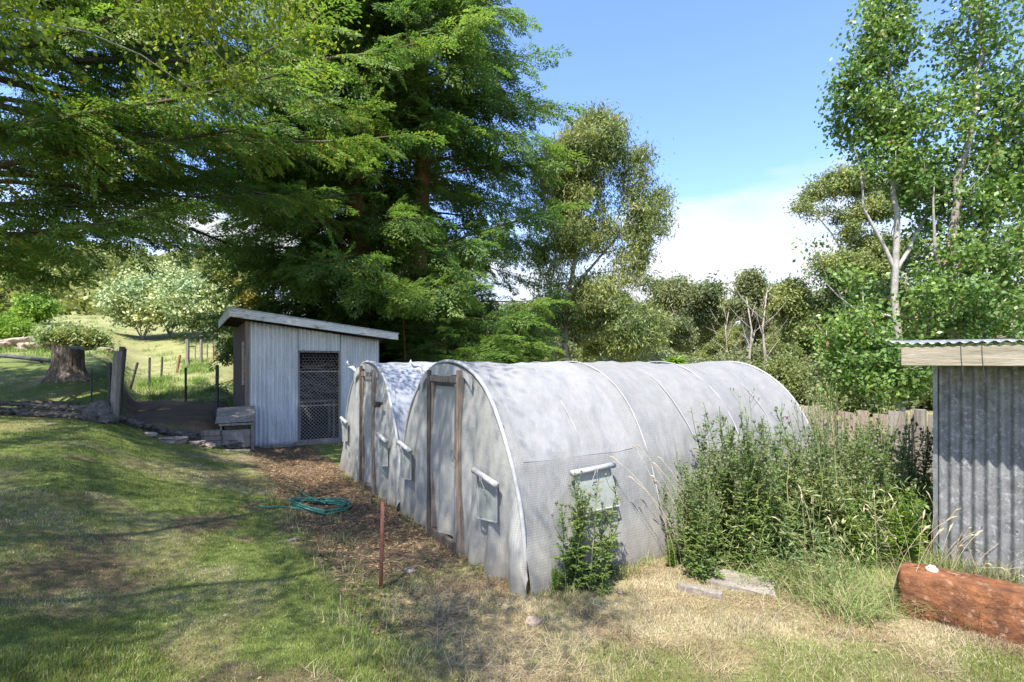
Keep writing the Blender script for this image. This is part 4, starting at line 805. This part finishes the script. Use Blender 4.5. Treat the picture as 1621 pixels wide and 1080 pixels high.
def umb():
    Y = 33; b0 = gp(1350, Y); blobs = [bl(1275, 322, Y, 26, 9), bl(1305, 300, Y, 30, 12), bl(1335, 283, Y, 30, 13), bl(1365, 295, Y+1, 28, 14), bl(1325, 345, Y, 26, 13), bl(1345, 368, Y, 26, 14), bl(1300, 335, Y, 14, 6), bl(1370, 335, Y, 30, 14), bl(1395, 400, Y, 45, 25), bl(1330, 420, Y, 40, 20), bl(1440, 290, Y, 40, 22), bl(1400, 320, Y, 30, 20)]
    return broad('gum_tree', 'tall umbrella gum rising left of the poplar against the cloud', None, b0, [[b0, at(1352, 520, Y), at(1345, 420, Y), at(1318, 370, Y), at(1285, 330, Y)], [at(1345, 420, Y), at(1350, 350, Y), at(1340, 295, Y)], [at(1352, 520, Y), at(1400, 400, Y), at(1435, 300, Y)]], blobs, 260, 170, .24, .09, .32, G3, M['bark_grey'], 104, .2, tr=.17, seg=.8, rmin=.015, r0=.01)
bgs = [bg('gum_tree', 'dark round-crowned gum standing right of the tall olive gum', None, 1090, 44, 175, 105, 101, G1, ncl=230),
 bg('gum_tree', 'thin bare-limbed gum with a sparse crown against the clouds', None, 1183, 40, 180, 70, 102, G1, True, .6, bark='bark_white'),
 bg('gum_tree', 'flat-topped gum just right of the sparse one', None, 1240, 46, 175, 90, 103, G1, True),
 umb(),
 bg('gum_tree', 'yellow-olive gum below the umbrella gum', None, 1280, 36, 175, 120, 105, G2, nl=170, ncl=230),
 bg('gum_tree', 'grey-green gum behind the paling fence and poplar', None, 1370, 32, 210, 150, 106, G2, ncl=260)]
def cp(src, px, Y, s, rz, label, group, z=None):
    c = copy_tree(src); x = (px-HX)/F*Y; c.location = (x, Y, t1(x, Y)-.1 if z is None else z); c.scale = (s, s, s); c.rotation_euler = (0, 0, rz); c['label'] = label; c['group'] = group; return c
lab = 'dull olive gum in the bush line beyond the tunnels'
for k, (px, Y, s) in enumerate(((1055, 38, .62), (1130, 36, .55), (1160, 50, .85), (1205, 44, .72), (1225, 34, .5), (1300, 48, .9), (1335, 42, .8), (1395, 52, 1.), (1440, 40, .9), (1500, 38, .95), (1560, 44, 1.), (1620, 38, .9), (1680, 42, 1.), (1010, 48, .8), (960, 52, .9), (900, 46, .75), (840, 50, .85), (790, 54, .9), (720, 56, 1.), (640, 52, .9), (1110, 56, .9), (1265, 58, .95))):
    cp(bgs[(0, 4, 5, 0, 4)[k % 5]], px, Y, s*(1.0 if k % 5 != 2 else .8), k*1.7, lab, 'gums in the bush line')
# pale bare trunks at the bush edge
dt = MB(); dt.tube([(0, 0, -.2), (.15, 0, 2), (.1, .1, 4.2), (.5, 0, 6.4)], [.13, .10, .06, .02], 7)
for k in range(9):
    a = k*2.4; z = 2.2+k*.42; dt.tube([(.12, .05, z), (.12+.8*math.cos(a), .8*math.sin(a), z+.8), (.12+1.5*math.cos(a), 1.5*math.sin(a), z+1.3+.2*k % .7)], [.03, .018, .006], 5)
d0 = dt.build('dead_tree', M['bark_grey'], smooth=True)
dl = ['pale forked dead trunk in the middle of the bush line', 'reddish bare trunk left of the forked one', 'bare pale trunk at the left of the bush line', 'leaning bare trunk before the olive gum', 'thin pale dead trunk near the paling fence']
for k, (px, Y, s, rz) in enumerate(((1212, 30, .95, .5), (1187, 32, .95, 3), (1140, 38, .9, 1.2), (1160, 33, .7, 5), (1300, 26, .6, 2.2))):
    o = d0 if k == 0 else d0.copy()
    if k: COL.objects.link(o)
    x = (px-HX)/F*Y; o.location = (x, Y, t1(x, Y)); o.scale = (s, s, s); o.rotation_euler = (.05*k, -.06, rz); tag(o, dl[k], 'dead tree', 'bare trunks at the bush edge')
# understory bushes
def bush(name, label, group, px, Y, rpx, hpx, seed, leaf, n=60, nlf=160, LL=.16, LW=.09, cr=.3, stems=True):
    x = (px-HX)/F*Y; b0 = (x, Y, t1(x, Y)); s = Y/F; R_ = rpx*s; Hh = hpx*s; r = np.random.default_rng(seed)
    blobs = [((x+r.uniform(-.5, .5)*R_, Y+r.uniform(-.5, .5)*R_, b0[2]+Hh*r.uniform(.3, .72)), (R_*.5, R_*.5, Hh*.28), 1.) for _ in range(6)]
    tk = [[b0, (x, Y, b0[2]+Hh*.5)]]+[[b0, (x+R_*.5*math.cos(q), Y+R_*.5*math.sin(q), b0[2]+Hh*.6)] for q in (0, 1.3, 2.6, 3.9, 5.2)]
    return broad(name, label, group, b0, tk, blobs, n, nlf, LL, LW, cr, leaf, M['bark_grey'], seed, .2, tr=.05, seg=.5, r0=.008, cat='bush')
bb = bush('shrub', 'rounded yellow-green shrub in a gap of the bush line', None, 1243, 27, 30, 75, 201, M['leaf_gum_olive'])
bush('shrub', 'smaller olive shrub left of the paling fence', None, 1275, 25, 26, 60, 202, M['leaf_gum_olive'])
b3 = bush('shrub', 'dark green shrub behind the far end of the tunnel', None, 1105, 26, 45, 70, 203, M['leaf_gum_far'])
for k, (px, Y, s) in enumerate(((1060, 27, 1.2), (1150, 30, 1.2), (1190, 34, 1.4), (1330, 24, 1.1), (1370, 20, 1.), (1400, 26, 1.3), (1450, 24, 1.3), (980, 28, 1.1), (860, 30, .7), (1500, 22, 1.4), (1560, 22, 1.4), (1310, 34, 1.5), (1240, 38, 1.5), (1020, 24, 1.1), (760, 24, 1.2), (690, 24, 1.3))): cp(b3, px, Y, s, k, 'dark scrubby bush in the bush understory', 'understory bushes')
# distant wood behind everything: one mass
def wood_mass():
    r = np.random.default_rng(77); C = []; n = 150
    px = r.uniform(560, 1800, n); Y = r.uniform(60, 95, n); hts = r.uniform(6, 11, n)
    X = (px-HX)/F*Y
    P = np.repeat(np.stack([X, Y, T(X, Y)], 1), 620, 0); hh = np.repeat(hts, 620); m = len(P); u = r.random(m)
    P[:, 2] += hh*u; rr = 2.9*np.sqrt(np.clip(1.05-u, 0, 1))*np.sqrt(r.random(m))*1.2; an = r.uniform(0, 6.28, m); P[:, 0] += rr*np.cos(an); P[:, 1] += rr*np.sin(an)
    o = np_mesh('distant_wood', leaf_quads(P, r.normal(size=(m, 3)), r.normal(size=(m, 3)), r.uniform(.5, 1., m), r.uniform(.3, .6, m)), 4, G1); tag(o, 'dark far-off wood closing the view behind the gums', 'wood', kind='stuff')
wood_mass()
def hill_scrub():
    r = np.random.default_rng(78); n = 210; px = r.uniform(-260, 480, n); Y = r.uniform(48, 130, n); X = (px-HX)/F*Y; ht = r.uniform(2, 6, n)
    P = np.repeat(np.stack([X, Y, T(X, Y)], 1), 420, 0); hh = np.repeat(ht, 420); m = len(P); u = r.random(m); P[:, 2] += hh*u; rr = np.repeat(r.uniform(1.5, 3.4, n), 420)*np.sqrt(np.clip(1.1-u, 0, 1)*r.random(m)); an = r.uniform(0, 6.28, m); P[:, 0] += rr*np.cos(an); P[:, 1] += rr*np.sin(an)
    o = np_mesh('hillside_scrub', leaf_quads(P, r.normal(size=(m, 3)), r.normal(size=(m, 3)), r.uniform(.4, .8, m), r.uniform(.3, .5, m)), 4, M['leaf_gum_olive']); tag(o, 'mixed scrub covering the hillside at far left', 'scrub', kind='stuff')
hill_scrub()
# pale flowering trees on the left slope
def pale(px, Y, wpx, hpx, seed, label):
    x = (px-HX)/F*Y; z = t1(x, Y); s = Y/F; b0 = (x, Y, z); R_ = wpx*s; Hh = hpx*s; r = np.random.default_rng(seed)
    blobs = [((x+R_*math.cos(q)*.55, Y+R_*math.sin(q)*.55, z+Hh*(.62+.13*math.sin(q*2))), (R_*.5, R_*.5, Hh*.16), 1.) for q in np.linspace(0, 5.4, 7)]+[((x, Y, z+Hh*.86), (R_*.5, R_*.5, Hh*.12), 1.)]
    tk = [[b0, (x+R_*.55*math.cos(q), Y+R_*.5*math.sin(q), z+Hh*.6)] for q in (0.2, 1.5, 2.8, 3.7, 5.1)]
    broad('pale_tree', label, 'pale leaved trees on the slope', b0, tk, blobs, 150, 100, .24, .12, .40, M['leaf_pale'], M['bark_grey'], seed, .1, tr=.08, seg=.6, r0=.010)
pale(225, 32, 46, 86, 301, 'low multi-stemmed pale tree at the left of the slope group'); pale(268, 34, 46, 108, 302, 'tallest whitish tree in the middle of the slope group'); pale(310, 31, 40, 92, 303, 'pale green rounded tree nearest the tin shed')
bush('shrub', 'orange-yellow shrub on the slope left of the shed roof', None, 368, 34, 34, 105, 304, M['leaf_orange'], LL=.25, LW=.15, cr=.4)
bush('shrub', 'dark broad shrub right of the orange one', None, 400, 27, 40, 95, 306, M['leaf_gum_far'], LL=.25, LW=.15, cr=.4)
bush('shrub', 'leafy shrub mixed with rocks on the bank behind the stump', None, 122, 20.5, 42, 42, 305, M['leaf_weed'], LL=.14, LW=.06, cr=.2)
bush('shrub', 'bright green shrub at the left edge of the far bank', None, 8, 22, 30, 45, 307, M['leaf_bright'], LL=.2, LW=.05, cr=.25)
bush('shrub', 'low green shrub under the cypress at far left', None, 45, 36, 34, 50, 308, M['leaf_bright'], LL=.25, LW=.12, cr=.3)
for k, (px, Y, s, l) in enumerate(((30, 20.6, 1.5, 'broad pinkish rock on the far bank at left'), (55, 20.2, 1.1, 'tilted rock beside the broad bank rock'), (8, 20.3, 1., 'rock at the picture edge on the far bank'), (82, 19.9, 1.1, 'flat slab of rock before the bank shrub'), (100, 19.5, .7, 'small rock under the bank shrub'), (168, 19.8, .6, 'small pale rock right of the bank shrub'))):
    x = (px-HX)/F*Y; rock(RP[k % 3], x, Y, t1(x, Y)+.12*s, s, k*1.3, l, sz=.7)
# bright tree-fern-like crown behind tunnel
p = (at(1070, 570, 12)[0], 12.0, 0); r = np.random.default_rng(90); m = 160; o = thing('young_shrub', 'single bright green shoot poking above the tunnel roof', 'plant', p)
MB().tube([(0, 0, -.1), (.02, 0, 1.2), (0, 0, 2.0)], .02, 6).build('stem', M['wood_grey'], o); an = r.uniform(0, 6.28, m)
C = np.stack([0*an, 0*an, r.uniform(1.7, 2.08, m)], 1); np_mesh('leaves', leaf_quads(C, np.stack([np.cos(an), np.sin(an), r.uniform(-.2, .9, m)], 1), np.tile([0, 0, 1.], (m, 1))+r.normal(0, .2, (m, 3)), r.uniform(.2, .34, m), r.uniform(.05, .08, m), .25), 4, M['leaf_bright'], o)
# ---------------------------------------------------------------- weeds
def weed_mesh(seed, Hh, nst, spread, leafdens=1., head=True, airy=False):
    r = np.random.default_rng(seed); stems = MB(); C = []; D = []; Nn = []; L = []; Wd = []; heads = MB()
    for s in range(nst):
        az = r.uniform(0, 6.28); ln = r.uniform(.02, spread); h = Hh*r.uniform(.65, 1.); b = np.array([r.normal(0, .085), r.normal(0, .085), -.03]); pts = []
        for k in range(9): t = k/8; pts.append(b+np.array([math.cos(az)*ln*t**1.3, math.sin(az)*ln*t**1.3, h*t])+r.normal(0, .007, 3)*(k > 0))
        stems.tube(pts, [.007*(1-.6*k/8) for k in range(9)], 5, False); pts = np.array(pts)
        nl = int(h*105*leafdens)
        for k in range(nl):
            t = r.uniform(.03, .97)**(1.1 if not airy else .9); i = min(7, int(t*8)); p = pts[i]+(pts[i+1]-pts[i])*(t*8-i); a = r.uniform(0, 6.28); sz = (.095*(1-t)**.6+.035)*r.uniform(.6, 1.2)
            dv = np.array([math.cos(a), math.sin(a), r.uniform(.1, .9)]); C.append(p); D.append(dv); Nn.append([-math.cos(a)*.4+r.normal(0, .3), -math.sin(a)*.4+r.normal(0, .3), 1]); L.append(sz); Wd.append(sz*.22)
            for q in (.35, .6):                                  # lobes: prickly side teeth
                for sd in (-1, 1):
                    a2 = a+sd*.85; C.append(p+unit(dv)*sz*q); D.append([math.cos(a2), math.sin(a2), r.uniform(.0, .5)]); Nn.append([0, 0, 1]); L.append(sz*.36); Wd.append(sz*.13)
        nb = r.integers(4, 8)
        for k in range(nb):                                      # flowering side branches with round buds
            t = r.uniform(.58, .98); i = min(7, int(t*8)); p = pts[i]; a = r.uniform(0, 6.28); l = r.uniform(.08, .22)*(1.3-t)*1.8; e = p+np.array([math.cos(a)*l*.55, math.sin(a)*l*.55, l])
            stems.tube([p, (p+e)/2+np.array([math.cos(a)*l*.1, math.sin(a)*l*.1, -l*.05]), e], [.003, .0025, .002], 4, False)
            if head:
                q = r.uniform(.010, .017); heads.tube([e, e+[0, 0, q*.5], e+[0, 0, q*1.5], e+[0, 0, q*2.1]], [q*.4, q, q*.9, q*.35], 7)
            for j in range(5): a3 = r.uniform(0, 6.28); C.append(p+(e-p)*r.uniform(.2, .9)); D.append([math.cos(a3), math.sin(a3), .5]); Nn.append([0, 0, 1]); L.append(.04); Wd.append(.011)
    lv = leaf_quads(np.array(C), np.array(D), np.array(Nn, float), L, Wd, .18); return stems, lv, heads
def weed(name, label, cat, loc, seed, Hh, nst, spread, leaf, **k):
    root = thing(name, label, cat, loc, 0, None); st, lv, hd = weed_mesh(seed, Hh, nst, spread, **k)
    nf = len(st.f); st.add(hd.v, hd.f); o = st.build('stem', M['leaf_weed'], root, True); o.data.materials.append(M['bud'])
    for i in range(nf, len(o.data.polygons)): o.data.polygons[i].material_index = 1
    np_mesh('leaves', lv, 4, M[leaf], root)
    return root
q = W(.42, -.17); weed('thistle', 'front thistle clump with bud-tipped stems against the tunnel side', 'thistle', (q[0], q[1], 0), 401, 1.15, 8, .30, 'leaf_thistle', leafdens=.8)
q = W(.66, -.16); weed('thistle', 'smaller thistle beside the front clump below the side window', 'thistle', (q[0], q[1], 0), 402, .86, 4, .16, 'leaf_thistle', leafdens=.8)
protos = [weed('tall_thistle', '', 'thistle', (0, 0, 0), 410+k, 1.5, 5, .36, 'leaf_weed' if k % 4 else 'leaf_thistle', leafdens=.62) for k in range(4)]
spots = []; r9 = np.random.default_rng(12)
for k in range(64):
    a = 1.55+3.4*((k+r9.random())/64)**1.12; b = r9.uniform(-1.30-.1*(a > 2.4), -.22)
    if a < 2.2: b = r9.uniform(-.75, -.2)
    if a > 3.5: b = r9.uniform(-1.25, -.3)
    spots.append((a, b))
for k, (a, b) in enumerate(spots):
    c = protos[k] if k < 4 else copy_tree(protos[k % 4]); q = W(a, b); top = 1.64 if a < 2.9 else 1.45 if a < 3.8 else 1.52
    dist = ss((a-1.6)/.75); s = (top/1.5)*(.66+.34*dist)*random.uniform(.85, 1.03); c.location = (q[0], q[1], 0); c.scale = (s, s, s); c.rotation_euler = (random.uniform(-.05, .05), random.uniform(-.05, .05), k*1.3)
    c['label'] = 'tall bushy thistle in the dense thicket along the tunnel side'; c['group'] = 'thistles of the weed thicket'; c['category'] = 'thistle'
# airy wild-radish stalks sticking out above the thicket
ar = MB(); r = np.random.default_rng(55)
for k in range(26):
    a = r.uniform(2.4, 4.3); b = r.uniform(-1.2, -.3); q = W(a, b); h = r.uniform(1.45, 1.78); az = r.uniform(0, 6.28); top = np.array([q[0]+.12*math.cos(az), q[1]+.12*math.sin(az), h]); ar.tube([(q[0], q[1], .6), tuple(top)], [.005, .002], 4, False)
    for j in range(8):
        p = np.array([q[0], q[1], .6])*(1-(.5+j*.06))+top*(.5+j*.06); a2 = r.uniform(0, 6.28); l = r.uniform(.08, .2); e = p+np.array([math.cos(a2)*l*.6, math.sin(a2)*l*.6, l*.8]); ar.tube([tuple(p), tuple(e)], .0018, 3, False); ar.tube([tuple(e), tuple(e+[0, 0, .014]), tuple(e+[0, 0, .028])], [.003, .008, .002], 5)
o = ar.build('seed_stalks', M['leaf_weed']); tag(o, 'thin branching seed stalks rising above the thistle thicket', 'weeds', kind='stuff')
# leafy filler at the thicket base and in the dark corner
def filler():
    r = np.random.default_rng(91); n = 15000; a = r.uniform(1.9, 5.1, n); b = r.uniform(-1.6, -.12, n); z = r.random(n)**1.5*np.where(a > 2.3, .85, .6); w = fbm(a*4, b*4+z*5); k = w > .42; a, b, z = a[k], b[k], z[k]; m = len(a)
    P = O+a[:, None]*VA+b[:, None]*VB; C = np.c_[P, z]; 
    o = np_mesh('leafy_weeds', leaf_quads(C, r.normal(size=(m, 3))+[0, 0, .4], r.normal(size=(m, 3))+[0, 0, .9], r.uniform(.04, .10, m), r.uniform(.006, .018, m), .2), 4, M['leaf_weed']); tag(o, 'low leafy weeds filling the thicket beside the tunnel', 'weeds', kind='stuff')
    n = 3200; a = r.uniform(3.6, 5.2, n); b = r.uniform(-1.75, -.9, n); z = r.random(n)*.6; P = O+a[:, None]*VA+b[:, None]*VB; C = np.c_[P, z]
    o = np_mesh('corner_weeds', leaf_quads(C, r.normal(size=(n, 3))+[0, 0, .4], r.normal(size=(n, 3))+[0, 0, .9], r.uniform(.06, .13, n), r.uniform(.015, .04, n), .2), 4, M['leaf_thistle']); tag(o, 'shaded weeds crowding the gap beside the grey shed', 'weeds', kind='stuff')
filler()
protos2 = weed('leafy_plant', 'bright serrated-leaf plant at the corner of the grey shed', 'plant', W(3.2, -1.62, 0), 430, .85, 6, .2, 'leaf_bright', leafdens=1.1, head=False)
c = copy_tree(protos2); c.location = W(2.95, -1.35, 0); c.rotation_euler = (0, 0, 2); c.scale = (.85,)*3; c['label'] = 'second bright serrated plant, left of the one at the shed corner'
c = copy_tree(protos2); c.location = W(.25, -.12, 0); c.rotation_euler = (0, 0, 1); c.scale = (.28,)*3; c['label'] = 'low bright weed at the near corner of the tunnel'
c = copy_tree(protos2); c.location = W(1.55, -.28, 0); c.rotation_euler = (0, 0, 3); c.scale = (.34,)*3; c['label'] = 'yellowish low weed at the left foot of the thicket'
# thistle flowers
for k, (a, b, z) in enumerate(((2.75, -.75, 1.42), (2.35, -.7, 1.05), (3.3, -.8, 1.36))):
    m = MB()
    for j in range(16): an = j*2.4; m.tube([(0, 0, 0), (.012*math.cos(an), .012*math.sin(an), .022), (.02*math.cos(an), .02*math.sin(an), .034)], [.003, .002, .001], 3, False)
    o = m.build('thistle_flower', M['petal']); o.location = W(a, b, z); tag(o, ['purple thistle flower highest in the thicket, left of centre', 'purple thistle flower low at the left of the thicket', 'purple thistle flower nearest the tunnel far end'][k], 'flower', 'purple thistle flowers')
# grass seed heads leaning over
gs = MB(); r = np.random.default_rng(66); gh = MB()
def seedhead(x, y, h, az, ln, hl=.10):
    P = [np.array([x, y, 0.])+np.array([math.cos(az)*ln*t**1.8, math.sin(az)*ln*t**1.8, h*(t-.12*t**3)]) for t in np.linspace(0, 1, 9)]
    gs.tube([tuple(p) for p in P], .0022, 3, False); dv = unit(P[-1]-P[-2]); e = P[-1]; gh.tube([tuple(e), tuple(e+dv*hl*.5), tuple(e+dv*hl+[0, 0, -.02])], [.003, .008, .002], 5)
for k in range(7): q = W(1.45+.08*k, -.35); seedhead(q[0], q[1], r.uniform(.9, 1.35), math.pi+r.uniform(-.5, .3), r.uniform(.3, .6))
for k in range(44): q = W(r.uniform(2.2, 3.5), r.uniform(-2.0, -1.2)); seedhead(q[0], q[1], r.uniform(.5, .95), r.uniform(0, 6.28), r.uniform(.1, .4))
for k in range(14): q = W(3.5, r.uniform(-2.3, -1.75)); seedhead(q[0], q[1], r.uniform(.25, .7), r.uniform(-2, 0), r.uniform(.1, .4), .07)
gst = bpy.data.meshes.new('x'); o = MB(); k0 = len(gs.v); gs.add(gh.v, gh.f); o = gs.build('seeding_grass', surf('seed_straw', (.38, .30, .18), (.55, .45, .30), 20, .9, .1)); tag(o, 'arching seed-headed grass stalks around the thicket and shed', 'grass', kind='stuff')
cs = []
for k in range(26): p = W(3.5, rng.uniform(-2.35, -1.7)); cs.append((p[0]-.03, p[1], rng.uniform(.4, 1.)))
tufts('shed_grass', cs, 40, .15, .42, .005, (.15, .22, .06), .05, 'thin grass growing along the foot of the grey shed wall', dryf=.35)
# fallen leaves and twigs
n = 260; x, y = scatter(n, 2.6, 9, 1.3, -50, 1650); k = ~inshape(x, y); x, y = x[k], y[k]; n = len(x); P = np.stack([x, y, T(x, y)+.022], 1)
o = np_mesh('fallen_leaves', leaf_quads(P, rng.normal(size=(n, 3))*[1, 1, .15], rng.normal(0, .3, (n, 3))+[0, 0, 1], rng.uniform(.015, .035, n), rng.uniform(.010, .022, n)), 4, leafmat('dead_leaf', (.20, .12, .07), (.40, .28, .16), None, 0, .1, 2)); tag(o, 'scattered brown fallen leaves on the lawn and path', 'leaves', kind='stuff')
n = 15000; a = rng.uniform(-1.4, -.05, n); b = rng.uniform(-.2, 9.3, n); P2 = O+a[:, None]*VA+b[:, None]*VB; P = np.c_[P2, T(P2[:, 0], P2[:, 1])+.006]
o = np_mesh('leaf_litter', leaf_quads(P, rng.normal(size=(n, 3))*[1, 1, .12], rng.normal(0, .4, (n, 3))+[0, 0, 1], rng.uniform(.02, .07, n), rng.uniform(.006, .02, n)), 4, leafmat('litter', (.12, .075, .05), (.34, .235, .15), None, 0, .05, 2)); tag(o, 'brown conifer litter covering the path along the tunnel doors', 'litter', kind='stuff')
# ---------------------------------------------------------------- light, sky, camera
el = math.radians(60); hx, hy = -.37, -.929
sd = Vector((hx*math.cos(el), hy*math.cos(el), math.sin(el))); sun = bpy.data.lights.new('sun', 'SUN'); sun.energy = 3.6; sun.angle = math.radians(.53); sun.color = (1, .95, .86)
so = bpy.data.objects.new('sun', sun); link(so); so.rotation_euler = sd.to_track_quat('Z', 'Y').to_euler()
w = bpy.data.worlds.new('World'); S.world = w; w.use_nodes = True; nt = w.node_tree; nt.nodes.clear()
out = N(nt, 'ShaderNodeOutputWorld'); bg_ = N(nt, 'ShaderNodeBackground'); bg_.inputs[1].default_value = .15; sky = N(nt, 'ShaderNodeTexSky', sky_type='NISHITA', sun_disc=False)
sky.sun_elevation = el; sky.sun_rotation = math.atan2(hx, hy); sky.altitude = 100; sky.air_density = 1.0; sky.dust_density = .6; sky.ozone_density = 1.0
tc = N(nt, 'ShaderNodeTexCoord'); sx = N(nt, 'ShaderNodeSeparateXYZ'); nt.links.new(tc.outputs['Generated'], sx.inputs[0])
mp = N(nt, 'ShaderNodeMapping'); mp.inputs['Scale'].default_value = (1, 1, 3.2); mp.inputs['Location'].default_value = (.9, .3, .12); nt.links.new(tc.outputs['Generated'], mp.inputs[0])
cn = N(nt, 'ShaderNodeTexNoise'); cn.inputs['Scale'].default_value = 2.6; cn.inputs['Detail'].default_value = 9; cn.inputs['Roughness'].default_value = .52; cn.inputs['Distortion'].default_value = .25; nt.links.new(mp.outputs[0], cn.inputs[0])
ev = N(nt, 'ShaderNodeMapRange'); ev.inputs[1].default_value = .36; ev.inputs[2].default_value = .20; ev.inputs[3].default_value = -.20; ev.inputs[4].default_value = .13; nt.links.new(sx.outputs[2], ev.inputs[0])
ad = N(nt, 'ShaderNodeMath', operation='ADD'); nt.links.new(cn.outputs[0], ad.inputs[0]); nt.links.new(ev.outputs[0], ad.inputs[1])
cr_ = ramp(nt, ad.outputs[0], [(.42, (0, 0, 0)), (.68, (1, 1, 1))])
tint = mixc(nt, 1., sky.outputs[0], (.64, .72, .96), 'MULTIPLY')
c = mixc(nt, cr_.outputs[0], tint, (2.35, 2.4, 2.55)); nt.links.new(c, bg_.inputs[0]); nt.links.new(bg_.outputs[0], out.inputs[0])
cam = bpy.data.cameras.new('camera'); co = bpy.data.objects.new('camera', cam); link(co); co.location = (0, 0, H); co.rotation_euler = (math.radians(90), 0, 0)
cam.sensor_width = 36; cam.lens = 36*F/1621; cam.shift_y = (HY-540)/1621; cam.clip_end = 3000; cam.clip_start = .05; S.camera = co
S.render.resolution_x = 1024; S.render.resolution_y = 682
S.view_settings.view_transform = 'Standard'; S.view_settings.look = 'None'; S.view_settings.exposure = 1.62; S.view_settings.gamma = 1
S.cycles.max_bounces = 5; S.cycles.transparent_max_bounces = 8; S.cycles.diffuse_bounces = 3
